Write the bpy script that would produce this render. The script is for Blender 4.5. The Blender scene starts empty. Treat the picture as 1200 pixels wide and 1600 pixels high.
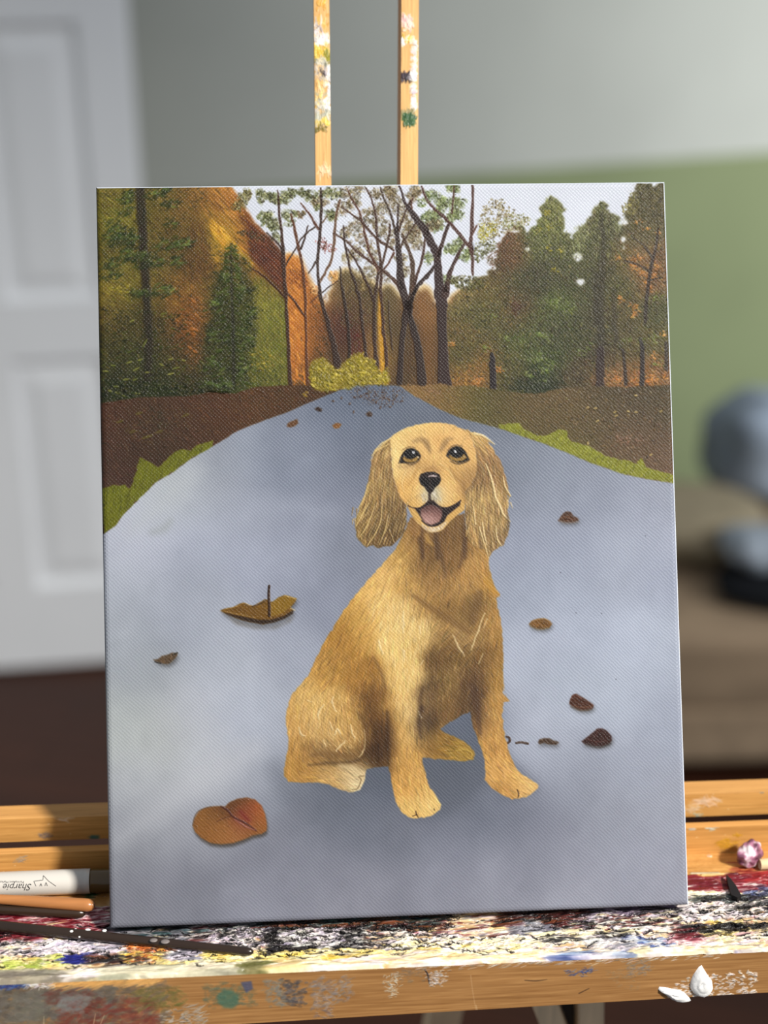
import bpy, bmesh, math
import numpy as np
from mathutils import Vector, Matrix
from mathutils.geometry import tessellate_polygon
R_ = math.radians
D = bpy.data; SC = bpy.context.scene; COL = SC.collection

# ------------------------------------------------------------------ camera
FOC = 2400.0                                            # focal length in pixels of the 1200 x 1600 frame
CAM_R = np.array([[0.99751805, 0.02330965, -0.066441], [-0.07033156, 0.37473968, -0.92445857], [0.00334927, 0.92683701, 0.37544899]])
CAM_T = np.array([-0.05310662, -0.60837334, 1.55731349])
CAM_R = np.linalg.svd(CAM_R)[0] @ np.linalg.svd(CAM_R)[2]
cam_data = D.cameras.new('camera'); cam = D.objects.new('camera', cam_data); COL.objects.link(cam)
M4 = Matrix.Identity(4)
for i in range(3):
    for j in range(3): M4[i][j] = CAM_R[i, j]
    M4[i][3] = CAM_T[i]
cam.matrix_world = M4
cam_data.sensor_fit = 'VERTICAL'; cam_data.sensor_height = 36.0; cam_data.lens = FOC/1600*36.0
cam_data.clip_start = .02; cam_data.clip_end = 60
cam_data.dof.use_dof = True; cam_data.dof.focus_distance = .742; cam_data.dof.aperture_fstop = 3.6
SC.camera = cam

def ray(px, py): return CAM_R @ np.array([(px-600)/FOC, -(py-800)/FOC, -1.0])
def hit(px, py, n, p):                                   # where the sight line of a pixel meets a real plane
    n = np.array(n, float); d = ray(px, py); return CAM_T+d*(n@(np.array(p, float)-CAM_T))/(n@d)
def proj(p):
    c = CAM_R.T @ (np.array(p, float)-CAM_T); return (600+FOC*c[0]/-c[2], 800-FOC*c[1]/-c[2])

# ------------------------------------------------------------------ world, lights, exposure
w = D.worlds.new('room_daylight'); SC.world = w; w.use_nodes = True
w.node_tree.nodes['Background'].inputs[0].default_value = (.80, .88, 1.0, 1); w.node_tree.nodes['Background'].inputs[1].default_value = .36
def area_light(name, loc, aim, size, power, col=(1, 1, 1), size_y=None, spread=180):
    l = D.lights.new(name, 'AREA'); l.energy = power; l.color = col; l.size = size; l.spread = math.radians(spread)
    if size_y: l.shape = 'RECTANGLE'; l.size_y = size_y
    o = D.objects.new(name, l); COL.objects.link(o); o.location = loc
    o.rotation_euler = (Vector(aim)-Vector(loc)).to_track_quat('-Z', 'Y').to_euler(); return o
area_light('window_light', (2.25, -2.4, 4.05), (0, 0, 1.25), .40, 18, (1.0, .97, .92), spread=42)          # the window behind the painter's right shoulder
area_light('far_fill_light', (2.9, .2, 1.8), (2.05, 3.1, .95), .8, 42, (.97, .99, 1.0), spread=82)      # unseen lamp added to brighten the right wall and daybed
SC.view_settings.view_transform = 'Standard'; SC.view_settings.look = 'None'; SC.view_settings.exposure = 0.0; SC.view_settings.gamma = 1.0
SC.view_settings.use_curve_mapping = False
SC.cycles.use_denoising = True
# ----------------------------------------------------------------------------------------------
# the oil painter: numpy brush strokes laid on a paint film (colour + thickness)
# ----------------------------------------------------------------------------------------------
class Film:
    """A paint film. Strokes are given in a quad's own measuring frame and land on a W x H film."""
    def __init__(s, W, H, quad, seed=1):
        s.W, s.H = W, H
        s.rng = np.random.default_rng(seed)
        A = []
        for (x, y), (u, v) in zip(quad, [(0, 0), (W, 0), (W, H), (0, H)]):
            A.append([x, y, 1, 0, 0, 0, -u*x, -u*y, -u]); A.append([0, 0, 0, x, y, 1, -v*x, -v*y, -v])
        s.M = np.linalg.svd(np.array(A, float))[2][-1].reshape(3, 3)
        s.M /= s.M[2, 2]
        s.c = np.zeros((H, W, 3), np.float32); s.h = np.zeros((H, W), np.float32)
        e = s.m([(quad[0][0], quad[0][1]), (quad[0][0]+100, quad[0][1])])
        s.k = float(np.hypot(*(e[1]-e[0])))/100.0
    def m(s, pts):
        p = np.atleast_2d(np.array(pts, float)); q = np.c_[p, np.ones(len(p))] @ s.M.T
        return q[:, :2]/q[:, 2:]
    @staticmethod
    def up(g, H, W):
        h, w = g.shape[:2]
        y = np.linspace(0, h-1, H); x = np.linspace(0, w-1, W)
        y0 = np.minimum(y.astype(int), h-2); x0 = np.minimum(x.astype(int), w-2)
        fy = (y-y0).astype(np.float32); fx = (x-x0).astype(np.float32)
        if g.ndim == 3: fy = fy[:, None, None]; fx = fx[None, :, None]
        else: fy = fy[:, None]; fx = fx[None, :]
        g = g.astype(np.float32)
        r = g[y0]*(1-fy)+g[y0+1]*fy
        return r[:, x0]*(1-fx)+r[:, x0+1]*fx
    def noise(s, cx, cy=None):
        cy = cy or cx
        return s.up(s.rng.standard_normal((max(2, int(s.H/cy)+2), max(2, int(s.W/cx)+2))), s.H, s.W)
    def field(s, samples, sig, step=10):
        """smooth blend of (x, y, value...) samples"""
        a = np.array(samples, float); p = s.m(a[:, :2]); v = a[:, 2:]
        gy, gx = np.mgrid[0:s.H+step:step, 0:s.W+step:step]
        d = (gx[..., None]-p[:, 0])**2+(gy[..., None]-p[:, 1])**2
        sg = sig*s.k
        w = np.exp(-d/(2*sg*sg))+1e-5/(1+d/(sg*sg))
        return s.up((w@v)/w.sum(-1, keepdims=True), s.H, s.W)
    def poly(s, pts, soft=0.8, rough=0.0, sub=6.0, raw=False):
        p = np.array(pts, float) if raw else s.m(pts)
        if rough:
            q = []
            for a, b in zip(p, np.roll(p, -1, 0)):
                n = max(1, int(np.hypot(*(b-a))/sub)); q += [a+(b-a)*i/n for i in range(n)]
            p = np.array(q)+s.rng.normal(0, rough*s.k, (len(q), 2))
        pad = int(3*soft*s.k)+3
        x0 = max(0, int(p[:, 0].min())-pad); x1 = min(s.W, int(p[:, 0].max())+pad+1)
        y0 = max(0, int(p[:, 1].min())-pad); y1 = min(s.H, int(p[:, 1].max())+pad+1)
        a = np.zeros((max(1, y1-y0), max(1, x1-x0)), np.float32)
        xs = np.arange(x0, x0+a.shape[1]); b = np.roll(p, -1, 0)
        for j in range(a.shape[0]):
            for o in (.25, .75):
                y = y0+j+o-.5
                t = (p[:, 1] <= y) != (b[:, 1] <= y)
                if not t.any(): continue
                pa, pb = p[t], b[t]
                c = np.sort(pa[:, 0]+(y-pa[:, 1])*(pb[:, 0]-pa[:, 0])/(pb[:, 1]-pa[:, 1]))
                for l, r in zip(c[0::2], c[1::2]):
                    i0 = max(0, int(l-x0)-1); i1 = min(a.shape[1], int(r-x0)+3)
                    if i1 > i0: a[j, i0:i1] += .5*np.clip(np.minimum(xs[i0:i1]+.5, r)-np.maximum(xs[i0:i1]-.5, l), 0, 1)
        n = int(round(soft*s.k))
        if n >= 1:
            for _ in range(2):
                for ax in (0, 1): a = s.box(a, n, ax)
        return (slice(y0, y0+a.shape[0]), slice(x0, x0+a.shape[1])), a
    @staticmethod
    def box(a, n, ax):
        pad = [(0, 0)]*a.ndim; pad[ax] = (n+1, n)
        c = np.cumsum(np.pad(a, pad, mode='edge'), axis=ax)
        hi = [slice(None)]*a.ndim; lo = [slice(None)]*a.ndim
        hi[ax] = slice(2*n+1, None); lo[ax] = slice(0, -(2*n+1))
        return ((c[tuple(hi)]-c[tuple(lo)])/(2*n+1)).astype(np.float32)
    def lay(s, sl, a, col, h=0.0):
        col = col[sl] if isinstance(col, np.ndarray) and col.ndim == 3 else np.array(col, np.float32)
        v = s.c[sl]; v += a[..., None]*(col-v)
        if h: s.h[sl] = s.h[sl]*(1-.5*a)+h*a
    def fill(s, pts, col, soft=0.8, alpha=1.0, rough=0.0, h=0.0, raw=False):
        sl, a = s.poly(pts, soft, rough, raw=raw); s.lay(sl, a*alpha, col, h); return sl, a
    def full(s, sl, a):
        f = np.zeros((s.H, s.W), np.float32); f[sl] = a; return f
    def stroke(s, pts, w, col, alpha=1.0, soft=0.7, h=0.0, wob=0.0, mask=None):
        """a brush line through pts; w = one width or one per point (all in the measuring frame)"""
        p = s.m(pts); n = len(p)
        w = np.full(n, w, float) if np.isscalar(w) else np.interp(np.linspace(0, 1, n), np.linspace(0, 1, len(w)), w)
        w = w*s.k*.5
        if n > 2:                                    # round the corners (Catmull-Rom)
            q, ww = [], []
            for i in range(n-1):
                a, b, c, d = p[max(i-1, 0)], p[i], p[i+1], p[min(i+2, n-1)]
                for t in np.linspace(0, 1, 5)[:-1]:
                    q.append(.5*(2*b+(c-a)*t+(2*a-5*b+4*c-d)*t*t+(3*b-a-3*c+d)*t**3)); ww.append(w[i]+(w[i+1]-w[i])*t)
            p = np.array(q+[p[-1]]); w = np.array(ww+[w[-1]])
        if wob: p = p+s.rng.normal(0, wob*s.k, p.shape); w = w*(1+s.rng.normal(0, .12, w.shape)*np.clip(4*s.k/(w+1), .25, 1))
        pad = int(w.max()+2*soft*s.k)+2
        x0 = max(0, int(p[:, 0].min())-pad); x1 = min(s.W, int(p[:, 0].max())+pad+1)
        y0 = max(0, int(p[:, 1].min())-pad); y1 = min(s.H, int(p[:, 1].max())+pad+1)
        if x1 <= x0 or y1 <= y0: return
        d = np.full((y1-y0, x1-x0), 1e3, np.float32)
        for i in range(len(p)-1):
            a, b = p[i], p[i+1]; r = max(w[i], w[i+1])+2*soft*s.k+1
            i0 = max(x0, int(min(a[0], b[0])-r)); i1 = min(x1, int(max(a[0], b[0])+r)+1)
            j0 = max(y0, int(min(a[1], b[1])-r)); j1 = min(y1, int(max(a[1], b[1])+r)+1)
            if i1 <= i0 or j1 <= j0: continue
            yy, xx = np.mgrid[j0:j1, i0:i1]
            ab = b-a; L = ab@ab+1e-9
            t = np.clip(((xx-a[0])*ab[0]+(yy-a[1])*ab[1])/L, 0, 1)
            dd = np.hypot(xx-a[0]-t*ab[0], yy-a[1]-t*ab[1])-(w[i]+(w[i+1]-w[i])*t)
            v = d[j0-y0:j1-y0, i0-x0:i1-x0]; np.minimum(v, dd, out=v)
        a = np.clip(.5-d/(2*soft*s.k), 0, 1)*alpha
        sl = (slice(y0, y1), slice(x0, x1))
        if mask is not None: a = a*mask[sl]
        s.lay(sl, a, col, h)
    def dab(s, x, y, ang, L, w, col, alpha=.9, h=0.0, mask=None):
        """one touch of the brush at film position x, y"""
        R = int(L*.5+w*.5+2); xi, yi = int(x), int(y)
        x0, x1, y0, y1 = max(0, xi-R), min(s.W, xi+R+1), max(0, yi-R), min(s.H, yi+R+1)
        if x1 <= x0 or y1 <= y0: return
        X = np.arange(x0, x1)-x; Y = (np.arange(y0, y1)-y)[:, None]
        ca, sa = math.cos(ang), math.sin(ang)
        u = (X*ca+Y*sa)/(L*.5); v = (-X*sa+Y*ca)/(w*.5)
        r = u*u+v*v
        a = np.clip((1.15-r)*1.8, 0, 1)
        a *= alpha*(.78+.22*np.sin(v*4+x))
        sl = (slice(y0, y1), slice(x0, x1))
        if mask is not None: a = a*mask[sl]
        vv = s.c[sl]; vv += (a[..., None]*(col-vv)).astype(np.float32)
        if h: s.h[sl] = s.h[sl]*(1-.6*a)+(h*(.6+.7*u))*a
    def scatter(s, mask, n, L, w, ang, cols, alpha=.85, h=0.0, var=.10, clip=True, asd=.35):
        """n dabs at random places of a mask; cols = list of colours or a colour field"""
        flat = mask.ravel(); idx = np.flatnonzero(flat > .08)
        if not len(idx): return
        pr = flat[idx].astype(float); pr /= pr.sum()
        pick = s.rng.choice(idx, n, p=pr); r = s.rng
        isf = isinstance(cols, np.ndarray) and cols.ndim == 3
        cl = None if isf else np.array(cols, np.float32)
        al = isinstance(ang, np.ndarray)
        for i in pick:
            y, x = divmod(int(i), s.W)
            c = cols[y, x] if isf else cl[r.integers(len(cl))]
            c = c*(1+r.normal(0, var))+r.normal(0, var*25, 3)
            a = (ang[y, x] if al else ang)+r.normal(0, asd)
            s.dab(x, y, a, s.k*L*r.uniform(.6, 1.4), s.k*w*r.uniform(.7, 1.3), np.clip(c, 4, 255), alpha*r.uniform(.6, 1), h*r.uniform(.3, 1.2), mask if clip else None)

def tile(ox, oy, k):
    return lambda *p: [(ox+x/k, oy+y/k) for x, y in p]

QUAD = [(154, 287), (1043, 279), (1075, 1415), (171, 1453)]          # the canvas face in the measuring frame
A_ = tile(540, 640, 4.286); B_ = tile(540, 840, 4.286); C_ = tile(420, 1000, 5.0); D_ = tile(590, 1060, 4.444)
ROAD_L = [(165, 832), (172, 827), (182, 820), (195, 802), (220, 777), (245, 752), (270, 737), (300, 715), (335, 695), (375, 670), (415, 654), (450, 642), (490, 624), (520, 612), (545, 601)]
ROAD_R = [(627, 600), (650, 616), (690, 637), (720, 650), (760, 661), (783, 667), (800, 673), (850, 690), (885, 704), (925, 721), (970, 737), (1010, 746), (1056, 753)]
GRASS_L = [(160, 762), (165, 760), (180, 756), (197, 755), (204, 762), (210, 755), (212, 742), (222, 712), (228, 716), (240, 722), (250, 729), (258, 720), (267, 712), (275, 704), (285, 699), (300, 702), (310, 693), (322, 689), (337, 686), (335, 696)] + ROAD_L[7::-1]
GRASS_R = [(780, 661), (795, 659), (813, 659), (820, 667), (842, 679), (862, 676), (876, 667), (887, 671), (890, 685), (905, 690), (920, 694), (940, 706), (960, 713), (995, 722), (1002, 712), (1012, 729), (1030, 733), (1056, 740)] + ROAD_R[:4:-1]
HEAD = A_((310,190),(312,250),(315,320),(325,430),(345,500),(375,575),(415,630),(445,690),(480,740),(520,780),(570,812),(620,812),(660,790),(710,730),(760,695),(800,660),(812,600),(803,540),(840,505),(870,450),(885,400),(886,340),(878,270),(860,200),(830,150),(780,115),(720,88),(660,77),(600,75),(540,80),(480,92),(430,105),(380,130),(340,155))
EAR_L = A_((340,155),(310,180),(260,215),(205,262),(185,330),(170,420),(150,500),(140,545),(120,600),(98,645),(85,710),(70,770),(82,850),(110,880),(140,912),(190,900),(230,918),(280,905),(320,900),(380,840),(405,780),(417,730),(412,660),(400,600),(350,520),(320,420),(315,320),(310,250))
EAR_R = A_((790,116),(850,136),(910,155),(950,180),(1005,225),(960,205),(985,240),(1012,285),(1040,330),(1062,385),(1080,450),(1090,520),(1112,572),(1085,560),(1090,600),(1100,630),(1088,660),(1100,735),(1095,780),(1090,830),(1060,900),(1040,905),(1000,930),(960,985),(945,930),(900,925),(850,900),(825,850),(812,760),(805,690),(808,600),(803,545),(840,505),(870,450),(885,400),(886,340),(878,270),(862,200))
BODY = A_((480,700),(440,720),(400,800),(380,850)) + B_((340,70),(280,140),(180,250),(60,390),(0,470)) + C_((440,0),(380,120),(310,280),(250,340),(180,430),(145,530),(135,600),(138,660),(155,750),(150,850),(135,930),(122,1000),(120,1060),(150,1103),(250,1110),(400,1113),(480,1130),(560,1170),(640,1190),(710,1170),(745,1110),(752,1050),(752,1020),(762,1005),(850,988),(930,984)) + \
    D_((75,620),(95,720),(120,850),(160,920),(210,965),(280,972),(370,950),(430,910),(437,870),(400,810),(350,740),(330,650),(303,548),(450,560),(600,573),(660,560),(672,520),(640,470),(560,410),(470,375),(428,350),(520,290),(640,222),(660,320),(690,420),(730,520),(745,600),(740,700),(790,760),(850,800),(930,836),(1020,825),(1090,780),(1112,740),(1060,700),(980,650),(940,590),(912,520),(880,400),(862,250),(870,160),(912,150),(880,90),(875,0)) + \
    B_((1048,1040),(1085,1082),(1055,1010),(1056,900),(1055,700),(1045,580),(1025,480),(1008,400),(1035,375),(1005,330),(975,240),(960,170),(965,110),(940,40)) + A_((850,880),(812,800),(800,690),(740,700),(640,780),(560,790))
EYE_L = A_((368,350),(378,310),(395,275),(430,250),(465,250),(495,270),(512,300),(500,328),(470,345),(435,350),(400,348))
EYE_R = A_((680,300),(695,265),(720,243),(750,233),(785,243),(810,270),(836,326),(800,340),(765,347),(725,335))
NOSE = A_((498,455),(510,422),(550,408),(600,408),(636,424),(646,460),(632,490),(605,512),(590,540),(572,550),(552,538),(535,508),(510,492))
MOUTH = A_((470,655),(500,652),(535,628),(555,605),(580,598),(605,612),(640,645),(690,650),(735,632),(776,602),(770,632),(720,672),(685,700),(665,742),(620,770),(570,770),(525,742),(495,690))
TONGUE = A_((512,660),(545,640),(580,630),(620,645),(648,665),(650,700),(632,742),(580,763),(535,745),(510,700))
LEAF = [  # the fallen leaves: outline and label
    ([(345,953),(352,950),(365,948),(375,942),(382,940),(390,945),(398,945),(406,941),(415,935),(420,936),(428,940),(437,932),(445,929),(452,930),(465,934),(462,940),(455,947),(459,953),(455,958),(445,964),(430,970),(412,974),(390,970),(372,965),(355,958)], 'curled ochre leaf with an upright stem', (120,82,22)),
    ([(301,1290),(304,1278),(310,1268),(320,1262),(333,1260),(345,1259),(352,1260),(358,1254),(370,1248),(385,1246),(398,1249),(408,1258),(414,1272),(417,1288),(416,1299),(408,1303),(395,1305),(380,1312),(362,1318),(345,1319),(328,1317),(314,1309),(305,1300)], 'large orange heart-shaped leaf', (160,95,42)),
    ([(240,1030),(247,1029),(254,1024),(261,1023),(270,1019),(279,1020),(277,1025),(272,1032),(264,1037),(254,1036),(246,1033)], 'small brown curled leaf at the left', (105,82,58)),
    ([(872,812),(877,805),(882,799),(887,797),(893,799),(896,804),(903,807),(905,811),(896,814),(884,814)], 'small brown peaked leaf at the upper right', (100,62,38)),
    ([(826,974),(832,968),(841,965),(850,965),(858,969),(863,973),(858,979),(848,982),(838,980),(830,978)], 'flat ochre-brown oval leaf', (135,92,40)),
    ([(889,1099),(890,1092),(894,1085),(900,1083),(908,1088),(918,1094),(927,1101),(925,1106),(918,1109),(907,1109),(898,1106)], 'reddish brown folded leaf', (92,50,32)),
    ([(908,1157),(915,1152),(925,1144),(932,1138),(940,1137),(947,1141),(954,1149),(955,1156),(950,1162),(938,1165),(922,1164),(912,1162)], 'dark maroon-brown leaf', (72,38,32)),
    ([(840,1159),(842,1155),(849,1153),(857,1153),(864,1156),(873,1159),(868,1163),(858,1162),(850,1160),(842,1162)], 'thin brown leaf beside the dog', (90,66,48)),
]
SMALL_LEAF = [([(450,664),(452,659),(460,655),(467,652),(468,658),(464,663),(456,665)], (118,78,45)), ([(521,662),(527,658),(536,660),(532,666),(525,667)], (150,98,48)),
    ([(493,636),(500,633),(506,637),(504,641),(497,639)], (70,48,38)), ([(574,644),(579,640),(584,643),(583,648),(577,648)], (85,58,42))]
BUSH = [(487,592),(486,575),(490,562),(498,556),(506,554),(514,560),(522,570),(530,576),(540,566),(548,556),(557,551),(566,549),(574,556),(584,560),(592,570),(597,580),(607,572),(610,590),(607,597),(590,597),(560,600),(545,604),(530,606),(515,609),(500,608),(492,602)]
VERGE_L = [(150,628),(180,624),(220,618),(260,617),(300,616),(330,610),(370,612),(400,602),(450,599),(490,600),(520,604),(548,600)]
VERGE_R = [(627,600),(640,598),(660,600),(690,596),(710,600),(740,600),(765,604),(785,608),(810,611),(840,612),(860,608),(890,602),(930,600),(980,602),(1060,598)]
TRUNKS = []
def trunk(pts, w, col=(82,52,38)): TRUNKS.append((pts, w, col))
t2 = tile(350,275,6); t3 = tile(530,275,6); t4 = tile(700,275,6); t5 = tile(870,275,6); t7 = tile(350,450,6); t8 = tile(530,450,6); t9 = tile(700,450,6); t10 = tile(870,450,6)
DK = (62,42,32); RB = (100,58,40); OR = (118,66,34)
trunk(t8((210,120),(225,300)), [1,1], DK)
trunk(t2((527,110),(540,290),(560,480),(572,640),(580,820),(590,1000))+t7((595,0),(602,150),(615,400),(625,650),(636,888)), [2,4.5,6,5.5,5,6.5], (72,42,28))
trunk(t2((430,510),(500,580),(555,640),(575,700)), [2,4], DK)
trunk(t2((290,850),(400,920),(480,1000),(560,1085),(590,1120)), [2,3.5], (74,40,24))
trunk(t2((600,1060),(660,1130))+t7((690,120),(760,220),(785,262)), [3,3.5], (80,42,24))
trunk(t2((600,820),(640,740),(700,650),(740,570),(800,510),(880,450)), [2.2,2], DK)
trunk(t2((650,330),(680,450),(710,600),(735,720),(760,850),(770,1000))+t7((778,0),(785,300),(787,600),(797,872)), [2.5,4.2,5,4,4,4.2], (104,58,32))
trunk(t2((808,440),(780,560),(740,660)), [1.8,3.5], DK)
trunk(t2((930,85),(935,250),(925,450),(910,650),(900,780),(905,950),(925,1100))+t7((915,20),(950,160),(1000,340),(1040,500),(1070,640),(1085,780)), [2.5,4.5,4.5,4,4.5,5,7,10,13], (66,44,34))
trunk(t2((745,230),(800,300),(860,390),(905,470)), [2,4.5], RB)
trunk(t2((1110,200),(1080,320),(1062,480),(1050,640),(1020,780),(960,900),(920,970)), [3.5,4.2,3.5], (118,84,60))
trunk(t2((1050,510),(1130,560),(1200,605))+t3((100,600),(220,710),(340,800),(450,880),(550,970),(600,1060)), [2.5,3,4.5,6], (88,56,40))
trunk(t2((985,580),(950,665)), [1.2,2], RB)
trunk(t2((1090,960),(1000,1020),(940,1070)), [1.2,2], DK); trunk(t2((910,1090),(830,1170)), [2,1.2], RB); trunk(t2((880,780),(850,840),(810,890)), [2.6,2], DK)
trunk(t2((1000,340),(950,410)), [1.5,2.5], (110,80,55))
trunk(t3((60,440),(75,600),(100,740),(130,880),(170,980),(190,1080))+t8((197,20),(215,120),(230,300),(255,500),(268,655)), [2.5,3.5,4,4.5,5], (64,42,32))
trunk(t3((30,830),(40,1000))+t8((50,0),(75,150),(100,350),(110,500),(112,645)), [1.8,4,5,5.2], (58,40,30))
trunk(t3((90,650),(180,780),(240,900),(300,1030),(335,1140))+t8((345,100),(345,300),(345,450),(357,600),(372,730)), [2.2,4,5,6,6.5], (70,46,34))
trunk(t3((100,90),(150,200),(210,310),(250,450),(270,560),(310,700),(350,790),(385,860)), [1.8,3.5,4], RB)
trunk(t3((50,270),(150,340),(230,400),(310,500),(380,570),(450,620),(535,672)), [2.5,4.2,3.5], (84,54,38))
trunk(t3((280,90),(330,200),(360,320),(370,450),(380,600),(408,780),(415,900))+t8((405,0),(420,150),(430,350),(450,550),(458,785)), [2,3.5,4.5,5,5.2], (80,50,36))
trunk(t3((388,880),(372,1000))+t8((350,60)), [4,5], (74,48,36))
trunk(t3((500,430),(480,560),(450,700),(425,800)), [3,3.5], (80,52,38)); trunk(t3((535,700),(490,780),(440,850)), [3.5,2.5], RB)
trunk(t3((410,80),(440,180),(480,270),(510,350),(535,450),(550,520)), [2.2,3.5,4], (70,52,38))
trunk(t3((575,240),(570,400),(562,490),(570,600),(585,800),(600,1000),(640,1130))+t8((655,100),(665,200)), [2,3.5,6,9,11,12,14.5,15], (64,46,42))
trunk(t8((655,120),(640,250),(610,420),(595,600),(578,865)), [12,9.5,8,9], (58,40,34)); trunk(t8((665,150),(675,230),(720,400),(765,600),(792,890)), [12,10,11.5,14.5], (60,42,36))
trunk(t8((480,100),(490,300),(515,560)), [2,3.5], (76,54,34))
trunk(t3((690,200),(640,320),(600,420),(580,490)), [2.5,4.5], (86,60,44)); trunk(t3((610,520),(640,590),(690,720),(710,850),(702,1000),(690,1120)), [3,5,7.5,9], (86,62,44))
trunk(t3((750,410),(690,490),(630,580),(595,640)), [2.5,3.5], (84,60,44)); trunk(t3((850,420),(830,520),(820,620),(790,780),(750,900),(715,1030)), [2.5,3.5,5], (84,54,42))
trunk(t3((915,820),(840,920),(760,1000),(710,1090),(680,1180)), [6,6.5,8], (62,44,38))
trunk(t3((590,70),(630,200),(690,300),(760,400),(830,500),(885,600),(925,690),(942,800),(948,920),(965,1100))+t8((975,0),(977,200),(985,500),(990,700),(1000,885)), [2.5,5,8,11,12.5,12,10.5,14,20,17,15,16.5,23], (62,42,40))
trunk(t3((700,280),(695,230),(715,180)), [3,2.5], RB); trunk(t3((1100,70),(1090,200),(1075,320)), [2.5,3.5], (96,64,48))
trunk(t3((1045,430),(1000,570),(960,680),(935,760)), [5,6,7.5], (74,48,42)); trunk(t3((795,70),(840,190),(900,270),(990,350),(1060,420),(1130,500),(1195,585))+t4((225,640),(245,690)), [2.5,4.5,5.5,6.5], (92,56,46))
trunk(t4((255,60),(250,250),(240,500),(232,600),(245,720),(250,900)), [3.5,4.8,6,4], (94,60,50)); trunk(t4((295,440),(250,530)), [2.5,3], RB)
trunk(t4((165,625),(90,760),(40,880),(10,1000),(-10,1090)), [4,6,8.5,12], (76,50,42))
trunk(t9((425,600),(428,700),(437,912)), [5,10,10.5], (48,38,40))

def paint_picture(W=1340, H=1706):
    f = Film(W, H, QUAD, 7); rg = f.rng; k = f.k
    deg = math.radians
    f.c[:] = (226, 231, 242)
    f.c += f.noise(60)[..., None]*3
    M = lambda pts, soft=2, rough=0: f.full(*f.poly(pts, soft, rough))
    # ---- hazy wood behind the trunks
    haze = f.field([(450,430,205,120,45),(470,520,212,125,42),(500,450,190,115,45),(500,520,135,82,30),(520,580,110,74,28),(540,440,120,98,52),(560,480,112,74,34),(560,540,100,60,30),(545,510,100,40,28),(600,470,120,95,45),(590,540,190,135,40),(620,520,96,72,32),(650,560,100,68,28),(660,480,150,95,42),(665,540,120,76,30),(700,470,170,115,50),(725,465,150,110,50),(730,520,96,84,36),(730,570,150,100,40),(690,580,130,85,32)], 20)
    gm = haze.mean(-1, keepdims=True); haze = np.where(np.arange(f.W)[None, :, None] > 520, gm+(haze-gm)*.8, haze).astype(np.float32)*.96
    for pts in ([(446,392),(456,389),(468,396),(478,404),(484,424),(492,436),(497,447),(505,462),(512,470),(512,620),(446,620)],
                [(508,620),(508,480),(515,462),(523,440),(530,422),(540,413),(552,416),(566,424),(580,432),(590,440),(600,446),(610,438),(620,444),(628,455),(634,470),(640,620)],
                [(640,620),(642,480),(648,458),(655,446),(665,440),(675,444),(682,458),(686,620)], [(686,620),(700,470),(708,456),(718,449),(730,446),(742,458),(750,480),(750,620)]):
        sl, a = f.poly(pts, 3.0, 1.5)
        f.lay(sl, f.full(sl, a)[sl], (238,214,160)); sl, a = f.poly([(x, y+5) for x, y in pts], 4, 2); f.lay(sl, a, haze)
    f.lay((slice(None), slice(None)), M([(500,486),(520,470),(600,462),(640,462),(700,474),(750,480),(750,612),(500,612)], 3), haze)
    hz = M([(446,400),(470,404),(500,460),(520,450),(545,420),(600,450),(630,470),(665,446),(684,470),(720,452),(750,470),(750,610),(446,610)], 3)
    f.scatter(hz, 2600, 9, 2.2, deg(90), haze, .6, .12, .16)
    f.scatter(M([(534,415),(560,412),(590,425),(600,450),(600,500),(570,520),(534,510)], 4), 500, 5, 2.4, deg(70), [(96,86,46),(120,96,50),(78,62,34)], .6, .15)
    f.scatter(M([(500,470),(520,480),(530,560),(490,560)], 5), 300, 5, 2.4, deg(60), [(86,62,26),(120,70,30),(70,54,24)], .6, .2)
    f.scatter(M([(549,512),(570,510),(572,560),(550,560)], 4), 130, 6, 2.4, deg(80), [(110,40,30),(84,34,26)], .7)
    f.stroke([(597,455),(598,500),(602,560),(604,602)], [4,10,10,11], (206,150,40), .9, 2); f.scatter(M([(592,470),(604,470),(610,603),(596,603)], 2), 130, 9, 2, deg(90), [(220,168,52),(190,130,36)], .7)
    f.stroke([(660,470),(672,500),(670,590)], [10,22,14], (150,98,40), .4, 6)
    # ---- orange hillside and the dark wood at the left
    left = [(150,280),(362,280),(372,296),(382,310),(392,330),(402,344),(416,358),(430,372),(440,385),(447,400),(452,470),(454,606),(330,625),(150,640)]
    lf = f.field([(165,300,136,112,42),(200,300,120,98,32),(250,300,112,90,30),(290,300,140,98,40),(330,300,165,100,42),(355,295,200,120,50),(375,320,190,105,42),(395,350,130,64,34),(425,390,104,48,28),(440,420,110,50,26),(400,385,130,66,30),(360,345,190,128,42),(345,360,205,158,44),(370,385,205,140,36),(390,405,190,118,34),(330,335,140,92,34),(300,330,118,80,32),(310,370,104,70,28),(310,420,112,70,26),(200,335,128,112,34),(180,345,120,104,32),(260,340,116,86,30),(180,390,104,86,28),(240,390,104,82,26),(280,390,98,74,26),(200,440,120,100,30),(170,445,140,110,32),(260,450,112,84,28),(290,455,150,90,32),(170,490,110,82,28),(210,500,84,70,26),(250,510,88,68,26),(305,480,160,84,30),(305,520,152,76,26),(300,555,100,64,24),(170,540,76,66,24),(220,560,64,60,22),(260,570,64,58,22),(200,600,54,52,22),(260,605,48,52,22),(310,590,74,60,24),(340,520,60,64,22),(340,460,100,84,28),(400,450,138,118,36),(420,480,128,120,38),(430,540,116,112,36),(440,580,112,106,34),(400,560,100,96,30),(390,590,70,74,26)], 22)
    lf = lf*np.array((.96, 1.04, .98), np.float32)-4*(f.noise(18, 14)[..., None])
    sl, a = f.poly(left, 1.2, .8); f.lay(sl, a, lf); lm = f.full(sl, a)
    f.scatter(lm, 5200, 11, 2.3, deg(38), lf, .65, .3, .22)
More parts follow.
